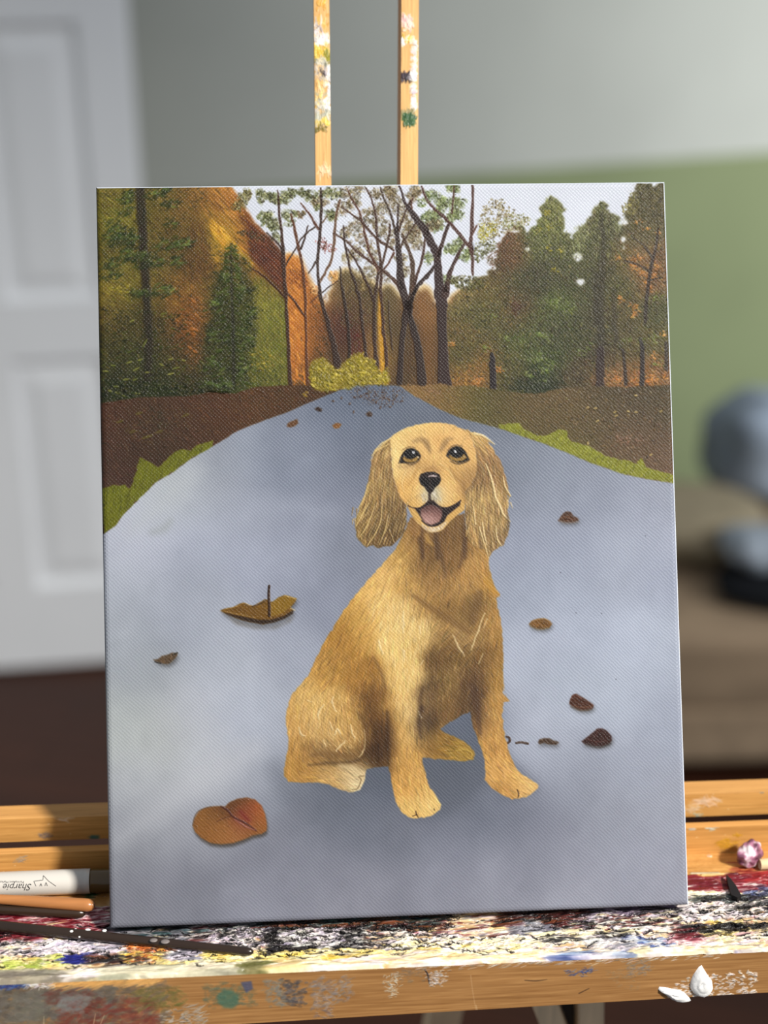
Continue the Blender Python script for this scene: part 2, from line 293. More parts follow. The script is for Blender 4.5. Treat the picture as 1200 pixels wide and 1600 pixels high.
    f.scatter(lm, 1500, 7, 3.2, deg(20), [(58,56,24),(48,44,20),(70,66,28),(84,64,26)], .4, .4, .15, True, .9); f.scatter(lm, 900, 7, 3, deg(30), [(140,112,44),(124,104,40),(112,84,34)], .35, .4, .12, True, .8)
    f.scatter(M([(150,480),(330,480),(330,620),(150,630)], 10), 600, 7, 3.2, deg(10), [(44,44,20),(56,52,24),(36,34,18),(66,58,26)], .45, .5, .15, True, .9)
    hill = M([(335,285),(362,285),(380,310),(400,344),(430,372),(446,400),(450,470),(400,418),(345,372),(320,330)], 4)
    f.scatter(hill, 1500, 17, 2.2, deg(47), lf, .7, .25, .2, asd=.15)
    f.scatter(M([(372,320),(396,345),(430,380),(447,410),(448,460),(420,425),(392,392),(388,350)], 4), 700, 13, 2.2, deg(48), [(96,44,26),(120,56,30),(78,38,24),(132,70,32)], .7, .25, asd=.2)
    f.scatter(M([(330,335),(352,350),(380,385),(400,408),(392,418),(362,388),(336,366)], 3), 420, 14, 2.4, deg(50), [(216,160,42),(226,176,56),(190,130,36)], .75, .3, asd=.2)
    f.scatter(M([(300,345),(318,335),(332,370),(338,420),(300,440),(290,400)], 6), 420, 13, 2, deg(66), [(104,68,26),(84,56,24),(124,82,32)], .6, .25)
    f.scatter(M([(452,392),(470,396),(484,430),(484,600),(454,600)], 1.5), 650, 11, 2.4, deg(62), [(216,138,50),(204,122,42),(226,150,60),(190,110,38)], .7, .15, .08)
    f.scatter(M([(454,410),(484,425),(484,450),(454,440)], 3), 120, 6, 2.2, deg(50), [(140,74,30),(120,60,26)], .6)
    f.scatter(M([(456,545),(482,545),(482,598),(456,598)], 4), 120, 6, 2.2, deg(70), [(170,94,30),(150,80,28)], .5)
    f.scatter(M([(486,452),(510,470),(512,540),(488,560)], 4), 200, 6, 2.4, deg(45), [(180,106,40),(150,88,36),(110,70,30)], .6, .2)
    olive = M([(402,424),(418,432),(436,450),(447,472),(450,540),(452,604),(380,606),(386,520)], 3)
    f.scatter(olive, 1100, 10, 2.3, deg(86), [(134,126,40),(118,112,34),(146,134,48),(104,100,32)], .6, .15, .1)
    f.scatter(M([(384,535),(430,545),(436,585),(385,590)], 5), 70, 4, 3, deg(20), [(196,172,56),(170,140,44),(150,130,40)], .9, .9)
    f.scatter(M([(380,575),(440,570),(452,602),(380,606)], 5), 220, 5, 2.6, deg(20), [(70,76,26),(92,94,30),(112,110,36)], .7, .4)
    # big trunk in the dark wood
    f.stroke([(223,285),(225,330),(228,380),(231,430),(234,480),(236,540),(234,590)], [14,13,13,13,12,12,9], (52,42,24), .85, 2.5, .2, .5)
    f.scatter(M([(216,285),(231,285),(236,400),(242,520),(240,590),(228,590),(226,480),(220,380)], 2), 260, 10, 2.4, deg(85), [(44,36,22),(62,50,28),(36,32,20),(50,56,30)], .6, .4)
    f.scatter(M([(219,345),(231,345),(236,445),(226,445)], 2), 60, 9, 2.4, deg(85), [(64,36,22),(50,32,22)], .6, .4)
    GD = [(48,58,24),(58,70,30),(40,50,20),(68,80,34)]; GL = [(92,114,52),(106,128,60),(80,100,46),(122,134,64)]
    def boughs(x, y, hw, hh, n, cols, L=11, w=4.2, a=-22, h=1.0): f.scatter(M([(x-hw, y+hh*.5), (x-hw*.4, y-hh), (x+hw*.6, y-hh), (x+hw, y), (x+hw*.5, y+hh), (x-hw*.5, y+hh)], 3), n, L, w, deg(a), cols, .62, h, .15, False, .4)
    for x, y, hw, hh, n in ((205,300,12,12,26),(198,308,8,8,12),(250,296,22,10,30),(262,292,10,8,14),(200,325,14,6,14),(180,362,16,20,60),(202,368,18,14,44),(210,372,16,10,28),(178,410,16,8,24),(205,395,20,12,40),(226,400,12,16,34),(245,405,20,10,30),(265,378,22,12,24),(290,375,22,9,26),(268,315,16,9,16),(270,345,14,8,12),(280,405,16,8,22),(180,425,20,8,18),(232,455,20,7,22),(214,455,8,8,12),(255,450,22,9,26)):
        boughs(x, y, hw, hh, n, GD); boughs(x+1, y-2, hw*.8, hh*.6, n//3, GL, 9, 3.4)
    boughs(190, 447, 22, 4, 14, [(150,140,48),(170,150,52)], 9, 3.4, -8); boughs(268,450,16,5,12,GL,12,3.6,-22); boughs(292,378,18,5,9,GL,13,3.6,-30)
    for _ in range(130):                      # small light touches low in the wood
        x, y = rg.uniform(162, 300), rg.uniform(480, 610)
        p = f.m([(x, y)])[0]; f.dab(*p, deg(rg.normal(-20, 25)), k*rg.uniform(5, 12), k*rg.uniform(2, 3.6), np.array([(70,84,34),(92,104,42),(58,62,26),(40,44,20)][rg.integers(4)], float), .7, .8)
    for x, y, L, a in ((168,577,10,5),(180,568,9,10),(210,498,9,-20),(205,563,11,-15),(230,532,16,-60),(222,559,10,-15),(216,574,13,-30),(258,487,9,-10),(270,558,9,-5),(278,572,14,-12),(270,581,12,-10),(256,567,9,30),(200,590,12,-5),(214,590,10,-20),(187,611,10,10),(198,616,9,15),(216,612,14,5),(184,601,11,5),(168,628,11,5),(190,625,8,-5),(233,579,8,0),(175,608,8,20),(290,560,8,10)):
        p = f.m([(x, y)])[0]; f.dab(*p, deg(a), k*L, k*3.6, np.array([(150,152,72),(168,164,84),(126,134,58)][rg.integers(3)], float), .9, 1.2)
    f.scatter(M([(160,590),(230,590),(325,595),(322,620),(240,618),(160,628)], 4), 420, 6, 3.2, deg(-10), [(36,46,20),(50,62,26),(28,34,16),(64,72,30)], .75, 1.0)
    f.scatter(M([(285,460),(315,460),(325,520),(315,575),(295,570),(290,500)], 6), 200, 6, 3, deg(20), [(150,92,38),(130,80,32),(112,72,30),(166,106,44)], .5, .6)
    for x, y in ((306,467),(304,510),(309,512),(308,546),(300,540),(306,518)): p = f.m([(x, y)])[0]; f.dab(*p, .6, k*9, k*5, np.array((196,118,50.)), .75, 1.)
    # conifer in front of the orange hill
    con = [(364,371),(370,384),(378,394),(390,402),(396,418),(388,424),(400,440),(404,452),(396,462),(410,482),(404,500),(414,512),(398,524),(402,540),(392,550),(396,566),(384,580),(392,596),(376,610),(350,618),(322,614),(310,606),(322,590),(316,572),(328,556),(320,538),(330,520),(322,506),(336,490),(326,474),(340,462),(330,450),(346,440),(340,426),(352,418),(350,402),(358,388)]
    cm = M(con, 4, 3.5); f.lay((slice(None), slice(None)), cm*.55, (50,56,22))
    f.scatter(cm, 900, 8, 3.2, deg(-15), [(50,56,22),(62,68,28),(42,46,20),(78,82,34),(96,92,34)], .62, .8, .2, False, .6)
    f.stroke([(364,378),(366,450),(368,540),(368,600)], [2,4,5,6], (40,36,22), .6, 1.5)
    for x, y, hw, hh, n in ((352,430,12,7,10),(382,452,16,7,14),(340,470,14,7,12),(396,490,14,8,12),(336,520,16,8,14),(390,530,18,8,14),(330,565,18,9,16),(386,575,20,9,16),(352,600,22,8,16),(330,600,16,7,12)):
        boughs(x, y, hw, hh, n, GD, 12, 4.6, -25 if x > 360 else 20); boughs(x, y-3, hw*.7, hh*.5, n//2, GL, 12, 4, -25 if x > 360 else 20)
    for y in range(385, 612, 9):
        hw = 6+(y-378)*.17
        for sgn in (-1, 1):
            for q in range(3):
                x = 365+sgn*hw*rg.uniform(.2, 1.05); p = f.m([(x, y+rg.normal(0, 3))])[0]
                f.dab(*p, deg(sgn*rg.uniform(8, 35)), k*rg.uniform(8, 15), k*rg.uniform(3, 4.6), np.array([(80,98,40),(96,116,50),(64,80,32),(112,126,58)][rg.integers(4)], float)*rg.uniform(.7, 1.05), .7, 1.1)
    # ---- right-hand wood
    rm = [(702,470),(712,462),(722,450),(735,447),(748,430),(765,424),(780,395),(790,365),(806,350),(818,352),(826,364),(838,350),(846,330),(850,312),(858,306),(864,301),(872,304),(880,322),(886,345),(890,360),(896,372),(903,362),(908,352),(918,345),(928,336),(934,316),(941,309),(948,314),(953,326),(968,334),(974,350),(978,335),(984,325),(986,308),(992,296),(996,283),(1060,275),(1060,620),(700,620)]
    rf = f.field([(720,455,140,110,58),(735,480,92,86,40),(715,520,112,90,40),(725,560,84,80,36),(725,585,150,98,36),(755,580,150,100,40),(790,590,80,74,32),(760,440,110,92,40),(775,410,96,72,38),(800,390,120,78,44),(820,440,84,80,40),(790,480,96,88,40),(810,475,104,72,40),(840,440,70,66,42),(860,320,118,118,60),(865,350,112,116,56),(845,380,96,100,52),(880,390,88,90,46),(860,420,78,76,44),(895,440,80,80,42),(930,330,116,112,66),(945,350,86,84,54),(920,390,88,88,50),(950,420,80,76,44),(970,400,106,90,46),(975,440,88,86,40),(840,500,84,86,42),(870,470,88,98,44),(870,520,74,76,42),(830,540,84,92,40),(860,560,70,82,36),(845,590,52,60,32),(800,570,92,84,38),(900,520,78,78,40),(940,500,80,74,44),(945,560,76,66,42),(955,585,150,98,48),(980,480,96,82,42),(990,540,92,80,42),(1000,585,140,90,44),(1020,300,90,82,46),(1020,340,98,88,52),(1010,370,104,92,54),(1000,410,150,104,56),(1030,400,120,84,50),(1020,440,130,90,50),(1030,480,84,84,44),(1030,530,100,90,46),(1030,580,140,94,50),(900,590,84,68,40)], 17)
    rl = rf.mean(-1, keepdims=True); rf = (rl+(rf-rl)*.86)*np.array((1.05, 1.05, .98)); rf = rf.astype(np.float32); rf = rf+3*f.noise(9, 9)[..., None]
    sl, a = f.poly(rm, 1.3, 3.0, ); f.lay(sl, a, rf); rmm = f.full(sl, a)
    f.scatter(rmm, 6000, 6.5, 2.6, deg(55), rf, .75, .45, .26, asd=.7)
    f.scatter(M([(760,440),(900,440),(900,600),(760,600)], 20), 1400, 7, 2.4, deg(-50), rf, .6, .4, .25)
    for x, y, w_, h_ in ((906,398,9,14),(910,437,8,10),(827,386,5,6),(979,343,6,12),(977,371,5,8),(977,384,3,6),(808,357,12,4)):    # holes of sky
        f.fill([(x-w_, y), (x-w_*.3, y-h_*.6), (x+w_*.5, y-h_*.5), (x+w_*.8, y+h_*.2), (x, y+h_*.6)], (232,234,238), 1.2, .95, .8)
    f.scatter(rmm, 1700, 4.5, 2.6, deg(40), [(58,60,36),(48,50,30),(70,66,40),(64,56,40)], .45, .5, .15, False, 1.2); f.scatter(rmm, 1500, 4, 2.2, deg(40), [(132,128,78),(116,116,66),(146,138,92),(120,100,62)], .5, .6, .12, True, 1.2)
    # round tree: sparse crown
    f.scatter(M([(752,340),(762,312),(785,306),(803,320),(812,336),(828,332),(830,345),(815,355),(790,360),(770,370),(752,372)], 3), 420, 4, 3, 0, [(124,106,64),(150,132,84),(100,84,48),(176,164,118)], .8, .6, .1, False, 1.5)
    f.scatter(M([(780,345),(800,330),(830,330),(828,348),(800,358)], 3), 130, 4, 3, 0, [(150,152,96),(184,182,136),(110,108,60)], .8, .6, .1, False, 1.5)
    f.scatter(M([(752,350),(775,343),(782,356),(770,366),(754,376)], 3), 110, 4, 3, 0, [(176,164,48),(152,142,46),(196,186,80)], .8, .7, .1, False, 1.5)
    f.scatter(M([(745,378),(770,370),(780,380),(760,398),(746,405)], 3), 140, 4, 3, 0, [(92,92,46),(124,124,66),(74,70,40)], .8, .6, .1, False, 1.5)
    f.scatter(M([(760,400),(785,372),(800,360),(812,378),(818,395),(800,405),(770,418)], 5), 330, 7, 2.4, deg(-35), [(108,74,48),(96,68,44),(116,86,52),(92,80,46)], .65, .3)
    f.scatter(M([(795,486),(805,468),(818,464),(822,478),(806,492)], 4), 70, 6, 2.6, deg(-35), [(92,50,42),(80,56,44)], .6, .4)
    # conifer shading and edges
    for apex, base, lt in (((864,303), (400, 816, 908), (126,128,70)), ((942,311), (400, 908, 975), (108,110,66))):
        for _ in range(260):
            t = rg.uniform(0, 1)**.8; y = apex[1]+(base[0]-apex[1])*t
            x = apex[0]+(base[1]-apex[0])*t*rg.uniform(0, 1) if rg.random() < .5 else apex[0]+(base[2]-apex[0])*t*rg.uniform(0, 1)
            p = f.m([(x, y)])[0]; q = np.array([lt, (84,86,44), (66,66,36), (148,148,92)][rg.integers(4)], float)
            f.dab(*p, deg(rg.normal(70, 30)), k*rg.uniform(4, 8), k*2.6, q, .6, .5)
    f.scatter(M([(900,352),(920,344),(926,360),(914,392),(902,400),(896,380)], 4), 190, 6, 2.2, deg(80), [(160,164,106),(140,146,88),(178,182,130)], .55, .3)
    f.scatter(M([(958,328),(972,336),(976,350),(970,362),(960,352)], 4), 90, 5, 2.4, deg(40), [(160,164,106),(140,146,88)], .5, .3)
    f.scatter(M([(984,308),(994,292),(1000,320),(994,332),(978,334),(975,322)], 3), 110, 5, 3, 0, [(130,122,66),(166,156,92),(104,94,52)], .75, .7, .1, False, 1.5)
    f.scatter(M([(990,290),(1046,280),(1046,360),(990,360)], 8), 420, 5, 2.8, deg(30), [(104,92,56),(84,76,46),(122,108,66),(66,60,38)], .6, .6, .1, True, 1.)
    for x, y, rr, n, cols in ((858,328,5,12,0),(863,350,6,10,0),(880,388,5,10,0),(862,384,5,10,0),(845,356,5,8,0),(870,420,6,10,0),(774,490,14,16,1),(762,542,9,12,1),(795,525,9,10,1),(868,468,14,26,1),(888,476,14,26,1),(842,520,8,12,1),(858,523,9,16,1),(845,555,10,20,1),(853,572,12,22,1),(865,565,9,14,1),(830,582,9,16,1),(850,592,9,10,1),(838,560,12,18,1),(980,528,12,14,1),(1005,530,9,14,1),(1025,525,12,16,1),(1030,460,12,18,1),(1020,468,9,10,1),(1030,565,12,14,1),(925,540,9,8,1),(910,548,9,10,1),
            (996,412,11,26,2),(1008,424,9,22,2),(1013,440,7,14,2),(1028,412,6,14,2),(1024,428,6,12,2),(1020,448,6,10,2),(970,398,6,9,2),(990,402,7,10,2),(1000,398,8,9,2),(973,464,8,14,2),(991,475,7,16,2),(997,484,7,14,2),(992,490,4,6,2),(1040,518,6,10,2),(1024,552,8,12,2),(1018,590,12,22,2),(965,590,12,24,2),(992,594,9,18,2),(1040,585,6,8,2),(1032,360,5,8,2),(1012,352,6,8,2),(1000,342,6,8,2),(708,535,6,10,2),(745,590,14,20,2),(782,575,6,16,2),(750,595,6,10,2)):
        pal = ([(176,160,54),(156,144,50)], [(122,138,66),(108,124,58),(140,152,82),(98,108,52)], [(218,146,70),(200,124,56),(176,112,54),(228,160,86)])[cols]
        f.scatter(M([(x-rr, y), (x, y-rr*.6), (x+rr, y), (x, y+rr*.6)], 3), n, 5.5, 2.6, deg(20), pal, .75, .7, .12, False, .8)
    f.scatter(M([(790,600),(810,585),(850,592),(880,588),(890,600),(860,612),(800,612)], 5), 330, 6, 2.6, deg(30), [(48,58,32),(62,70,38),(42,46,30)], .65, .5)
    for pts, w in ((t5((435,330),(450,600),(440,900))+t10((420,200),(425,500)), [6,9,12,13]), (t5((380,900),(370,1190))+t10((380,300)), [7,8]), (t10((540,0),(555,300),(570,480)), [6,7])):
        f.stroke(pts, w, (58,50,40), .45, 3)
    f.stroke(t10((420,560),(418,700),(412,890)), [11,14,15], (62,46,44), .85, 1.5, .2, .3); f.stroke(t10((630,560),(645,700),(657,885)), [4,5,6], (60,50,46), .85, 1.2); f.stroke(t10((790,470),(810,520),(812,700),(806,885)), [4,6.5,7,8], (54,46,46), .9, 1, .2)
    f.stroke(t10((1035,500),(1040,740)), [6,7], (58,48,46), .8, 1.5)
    f.stroke(t5((965,470),(945,640),(912,770),(885,900),(862,1080),(850,1195))+t10((840,300)), [3,4,5.5,6,6,5], (64,52,46), .85, 1); f.stroke(t5((740,560),(830,630),(912,745)), [2,4], (66,54,44), .8, 1); f.stroke(t5((650,770),(780,810),(870,865)), [3,4.5], (66,54,44), .8, 1); f.stroke(t5((890,955),(940,940),(1005,930)), [3,2], (58,48,42), .8, 1)
    # ---- twigs, trunks and the open crowns against the sky
    cr1 = [(86,90,48),(116,120,66),(146,146,92),(66,64,38),(190,192,144)]; cr2 = [(112,92,56),(140,118,76),(90,74,44),(180,166,124),(206,198,166)]; cr3 = [(120,134,74),(150,162,100),(96,108,56),(190,200,150),(74,78,44)]
    def crown(pts, n, cols, L=4.2, w=3.2, al=.82):
        m_ = M(pts, 3); f.scatter(m_, int(n*.9), 7.5, 5.5, 0, cols[:3], al*.62, .6, .12, False, 1.6)
        f.scatter(m_, int(n*.8), 5, 3.2, 0, cols, al, .9, .14, False, 1.6); f.scatter(m_, n//3, 3.2, 2.4, 0, [tuple(q*.55 for q in c) for c in cols[:2]], al, .5, .1, False, 1.6)
    def blob(x, y, rx, ry, n, cols, **q): n = int(n*1.35); crown([(x+rx*math.cos(t), y+ry*math.sin(t)) for t in np.linspace(0, 6.28, 9)[:-1]], n, cols, **q)
    for x, y, rx, ry, n in ((412,299,8,6,18),(424,302,8,5,16),(435,306,10,8,26),(450,303,9,7,22),(458,298,8,6,18),(444,310,10,4,12),(412,308,5,4,8),(416,335,9,7,22),(426,333,8,6,16),(430,345,9,7,20),(452,331,7,5,14),(433,352,8,6,14),(436,366,6,4,10),(418,343,8,6,8),(456,345,6,10,8)): blob(x, y, rx, ry, n, cr1)
    for x, y, rx, ry, n in ((478,298,9,6,22),(490,303,9,6,22),(498,312,8,7,18),(506,298,7,6,12),(518,296,8,7,16),(510,310,8,6,14),(474,330,7,4,14),(463,329,5,4,8),(520,330,7,7,18),(524,338,5,5,10),(526,300,8,8,12),(535,296,8,6,12),(500,320,6,4,8)): blob(x, y, rx, ry, n, cr1 if x % 3 else cr2)
    for x, y, rx, ry, n in ((385,305,9,10,26),(376,318,8,6,16),(392,298,6,8,14)): blob(x, y, rx, ry, n, [(120,110,58),(150,146,90),(96,80,42),(186,186,140)])
    f.scatter(M([(374,358),(392,356),(418,366),(424,372),(390,370)], 2), 60, 4, 3, 0, [(70,58,34),(86,74,40)], .75, .5, .1, False, 1.)
    for x, y, rx, ry, n in ((549,296,14,10,26),(566,292,8,5,14),(540,320,12,14,26),(556,310,12,12,22),(590,300,10,8,20),(612,292,12,8,36),(616,304,10,10,26),(600,320,12,12,24),(580,335,14,16,34),(560,350,14,14,26),(600,350,12,16,30),(545,360,10,10,18),(570,375,16,12,26),(560,395,12,10,18),(585,395,10,14,22),(625,320,12,14,28),(640,340,12,14,30),(640,365,10,16,30),(655,370,10,16,38),(650,350,12,10,30),(648,300,10,12,28),(655,292,7,6,14),(630,400,8,14,18),(615,370,8,16,20),(580,420,12,8,14),(605,430,8,10,10),(636,420,6,10,16)): blob(x, y, rx, ry, n, cr2, al=.72)
    for x, y, rx, ry, n in ((548,398,10,8,16),(575,440,10,8,10),(590,420,6,8,8)): blob(x, y, rx, ry, n, [(150,128,76),(180,156,100)], al=.6)
    for x, y, rx, ry, n in ((675,298,9,7,16),(690,306,12,6,18),(712,290,10,8,34),(700,312,10,7,22),(720,312,10,7,28),(694,320,8,7,18),(718,330,12,8,34),(708,336,8,6,18),(680,332,14,9,32),(670,338,10,8,22),(686,348,10,9,30),(666,312,8,6,14),(672,400,7,7,18),(720,375,9,8,22),(715,388,9,6,24),(705,385,8,6,16),(735,392,7,8,18),(728,398,8,6,14),(704,432,14,5,16)): blob(x, y, rx, ry, n, cr3)
    for x, y, rx, ry, n in ((685,345,8,7,20),(672,350,6,8,12)): blob(x, y, rx, ry, n, cr2)
    f.scatter(M([(497,372),(505,366),(520,380),(532,388),(522,392),(505,388)], 2), 70, 4, 2.4, 0, [(140,60,48),(120,44,40),(168,90,70)], .75, .5, .1, False, 1.5)
    blob(524, 428, 6, 8, 18, [(214,150,76),(226,170,100)]); blob(494, 448, 5, 6, 10, [(214,150,90),(230,180,130)])
    for pts, w, col in TRUNKS:
        f.stroke(pts, w, col, .95, .8, .25, .35)
    for pts, w, col in TRUNKS:                 # bark streaks
        if max(w) < 7: continue
        p = np.array(pts); n = len(p); ww = np.interp(np.linspace(0, 1, n), np.linspace(0, 1, len(w)), w)
        for _ in range(9):
            o = rg.uniform(-.38, .38); i = rg.integers(0, n-1); j = min(n, i+rg.integers(2, 4))
            f.stroke([(x+o*wi, y) for (x, y), wi in zip(p[i:j], ww[i:j])], 1.1, np.array(col)*rg.uniform(.6, 1.5), .5, .6, .2) if j-i > 1 else None
    f.scatter(M([(700,432),(742,428),(760,432),(758,446),(738,452),(712,442)], 3), 230, 5, 3, 0, [(78,76,36),(96,92,44),(64,58,30),(120,112,56)], .8, .6, .1, False, 1.2)
    # ---- verges
    vl = VERGE_L + [(560, 606)] + [(x+2, y+5) for x, y in ROAD_L[::-1]] + [(150, 840)]
    vf = f.field([(170,650,92,54,34),(220,650,88,56,34),(280,640,92,56,34),(330,640,88,54,30),(250,665,74,60,36),(200,700,78,50,34),(170,720,84,56,42),(240,700,74,48,32),(300,680,84,54,34),(360,640,96,58,30),(400,625,96,62,32),(450,620,92,58,28),(500,608,84,54,28)], 30)
    sl, a = f.poly(vl, .8, .3); f.lay(sl, a, vf); vm = f.full(sl, a)
    f.scatter(vm, 2300, 9, 2, deg(40), vf, .6, .3, .2, asd=.5)
    f.scatter(M([(160,640),(240,630),(330,630),(330,650),(250,690),(180,690)], 8), 130, 7, 2.6, deg(-10), [(110,92,44),(96,84,40),(70,52,36),(124,100,60),(120,74,44)], .5, .5)
    f.scatter(M([(240,645),(265,645),(268,668),(245,668)], 5), 60, 6, 2.6, deg(-40), [(60,50,32),(84,74,44)], .6, .6)
    for x, y in ((210,672),(230,681),(236,679),(190,656),(220,643),(293,646),(252,672)): p = f.m([(x, y)])[0]; f.dab(*p, -.3, k*13, k*5, np.array((112,102,36.)), .7, .6)
    f.scatter(M([(380,606),(480,603),(500,610),(460,630),(390,645)], 5), 160, 6, 2.2, deg(-10), [(110,80,34),(120,66,34),(84,58,28)], .5, .3)
    for x, y in ((478,613),(480,616),(482,610)): p = f.m([(x, y)])[0]; f.dab(*p, .3, k*7, k*4, np.array((176,146,48.)), .8, .6)
    vr = VERGE_R + [(1060, 765)] + [(x-2, y+5) for x, y in ROAD_R[::-1]]
    wf = f.field([(640,602,150,112,62),(680,606,140,104,64),(670,620,140,108,56),(720,620,112,96,44),(700,635,132,104,50),(760,640,98,92,42),(790,625,100,84,44),(820,640,112,88,50),(800,660,104,92,44),(860,620,112,88,52),(860,650,98,84,46),(900,640,112,90,54),(950,620,92,76,48),(1000,620,92,76,50),(1040,640,92,78,50),(940,660,100,84,52),(900,680,104,88,48),(980,680,108,84,58),(1030,690,104,80,56),(980,710,112,88,58),(1040,725,120,92,68)], 26)
    sl, a = f.poly(vr, .9, .8); f.lay(sl, a, wf); vm = f.full(sl, a)
    f.scatter(vm, 3000, 5, 2, deg(40), wf, .65, .4, .2, asd=.8)
    f.scatter(M([(850,612),(1050,605),(1050,735),(960,710),(880,670)], 12), 420, 4.5, 2.2, deg(20), [(66,54,38),(128,104,66),(84,64,46),(146,112,80),(104,84,52)], .7, .8, .1, True, 1.)
    for x, y in ((920,634),(932,635),(935,655),(962,641),(964,647),(983,640),(995,641),(995,615),(1018,708),(920,690),(1034,640)): p = f.m([(x, y)])[0]; f.dab(*p, rg.normal(0, .6), k*6, k*4, np.array((208,184,124.)), .9, 1.2)
    f.scatter(M([(960,675),(1010,680),(1010,695),(965,690)], 5), 60, 6, 3, 0, [(150,102,84),(130,92,74),(164,120,96)], .7, .8, .1, True, 1.)
    f.scatter(M([(664,602),(690,604),(694,616),(670,614)], 4), 40, 5, 2.6, 0, [(150,108,88),(120,84,64),(166,128,108)], .5)
    # grass strips
    for pts, cols, ang in ((GRASS_L, [(116,118,22),(102,104,20),(126,128,30),(88,88,20)], -75), (GRASS_R, [(142,144,40),(120,122,34),(160,160,58),(128,124,38)], -60)):
        m_ = M(pts, 1, .8); f.lay((slice(None), slice(None)), m_, cols[0]); f.scatter(m_, 700, 9, 2, deg(ang), cols, .6, .35, .1)
    # ---- the road
    road = ROAD_L + [(560,598), (600,598)] + ROAD_R + [(1100, 760), (1100, 1480), (140, 1480), (140, 835)]
    rdf = f.field([(560,615,100,112,132),(600,620,100,110,128),(640,640,106,115,132),(520,640,116,126,146),(460,660,132,140,158),(560,680,120,128,146),(530,720,114,122,140),(480,710,136,144,162),(400,690,150,158,174),(440,740,140,148,166),(520,770,140,146,164),(340,730,154,160,172),(280,760,182,188,192),(240,800,184,190,200),(330,780,164,170,184),(400,800,158,164,180),(480,830,150,156,174),(540,850,138,144,160),(230,850,184,188,204),(300,850,178,184,202),(200,900,178,184,196),(300,900,160,166,180),(260,950,162,168,182),(400,880,166,172,190),(340,970,172,178,192),(200,980,168,174,184),(440,900,160,166,184),(500,930,140,146,164),(440,1000,162,168,184),(350,1040,176,182,194),(220,1060,162,168,176),(200,1130,176,182,182),(250,1150,186,190,190),(300,1120,180,184,194),(380,1100,176,182,196),(420,1150,164,170,184),(330,1200,186,190,198),(230,1230,176,180,186),(400,1220,168,172,184),(440,1240,132,138,152),(520,1250,112,118,132),(590,1215,98,106,122),(560,1290,116,121,136),(620,1300,122,126,140),(700,1215,98,104,116),(720,1260,114,119,134),(760,1260,118,124,140),(690,1300,128,132,148),(820,1270,134,138,154),(480,1300,132,136,150),(400,1320,142,145,158),(320,1300,154,157,168),(250,1290,160,163,172),(200,1330,152,155,164),(440,1350,140,142,156),(300,1380,136,138,150),(250,1400,134,136,148),(200,1420,142,143,154),(400,1400,146,148,162),(520,1370,138,140,154),(600,1400,142,144,158),(560,1430,146,147,160),(700,1350,140,143,158),(700,1410,146,148,162),(800,1350,138,141,156),(780,1400,150,152,166),(880,1330,150,153,168),(900,1390,158,160,174),(1000,1340,158,161,176),(1050,1390,160,162,176),(960,1280,154,158,172),(1040,1250,164,168,182),(900,1220,152,157,172),(880,1180,164,170,186),(1000,1200,164,170,186),(840,1130,172,178,194),(880,1080,172,180,196),(960,1080,176,184,200),(1040,1130,168,175,192),(1000,1000,184,192,210),(1050,1000,172,180,196),(900,980,172,180,198),(840,1000,176,183,200),(820,930,158,166,184),(880,900,160,168,186),(960,900,166,173,190),(1040,900,166,173,192),(840,860,156,163,182),(900,850,158,165,184),(980,850,168,175,192),(1040,850,170,176,194),(860,790,148,155,172),(920,780,150,157,174),(1000,790,160,166,184),(1050,780,158,164,180),(820,720,132,140,156),(880,730,140,148,164),(940,750,146,153,170),(760,680,124,132,148),(700,650,112,120,136),(715,1140,104,114,134)], 34)
    rdf = rdf+(f.noise(70, 110)*3+f.noise(22, 26)*1.6)[..., None]
    sl, a = f.poly(road, .8, .25); f.lay(sl, a, rdf); rdm = f.full(sl, a)
    f.scatter(rdm, 2600, 34, 9, deg(-35), rdf, .28, .05, .012, asd=.5)
    for pts, w, c in (([(190,1310),(300,1230),(400,1170)], [30,44,30], (196,198,204)), ([(270,1390),(400,1340),(470,1260)], [22,40,26], (128,130,143)), ([(430,1200),(470,1250),(560,1270)], [20,36,40], (112,118,132)), ([(300,850),(420,790),(520,800)], [30,34,20], (170,176,192)), ([(205,830),(240,800),(280,760),(310,735)], [12,26,30,18], (190,195,198))):
        f.stroke(pts, w, c, .35, 14)
    f.stroke([(240,830),(258,824),(268,812)], [6,12,6], (158,164,162), .5, 7)
    # leaf litter far up the road
    lit = M([(548,601),(600,598),(630,602),(640,618),(624,628),(600,636),(570,626),(545,616)], 4)
    f.scatter(lit, 260, 3.6, 2.4, 0, [(92,72,64),(76,60,56),(108,88,76),(120,98,80)], .75, .4, .1, True, 1.6)
    for x, y in ((556,618),(566,616),(585,622),(590,626),(597,634),(610,621),(622,616),(600,610),(575,612),(630,624),(612,633),(549,628),(536,619),(523,624),(555,641),(602,618),(616,628)): p = f.m([(x, y)])[0]; f.dab(*p, rg.uniform(0, 3), k*5.5, k*3.6, np.array((92,64,50.)), .9, .6)
    # yellow bush at the head of the road
    bm = M(BUSH, 1.5, 1.2); f.lay((slice(None), slice(None)), bm*.9, (150,132,36))
    f.scatter(bm, 420, 7, 3.6, deg(35), [(182,164,50),(200,180,64),(156,142,42),(216,198,90),(130,118,38)], .78, 1.3, .08, False, .7)
    f.scatter(M([(486,560),(512,560),(528,582),(520,604),(490,604)], 4), 110, 6, 3, deg(60), [(120,112,36),(146,132,42),(104,92,30)], .6, .8)
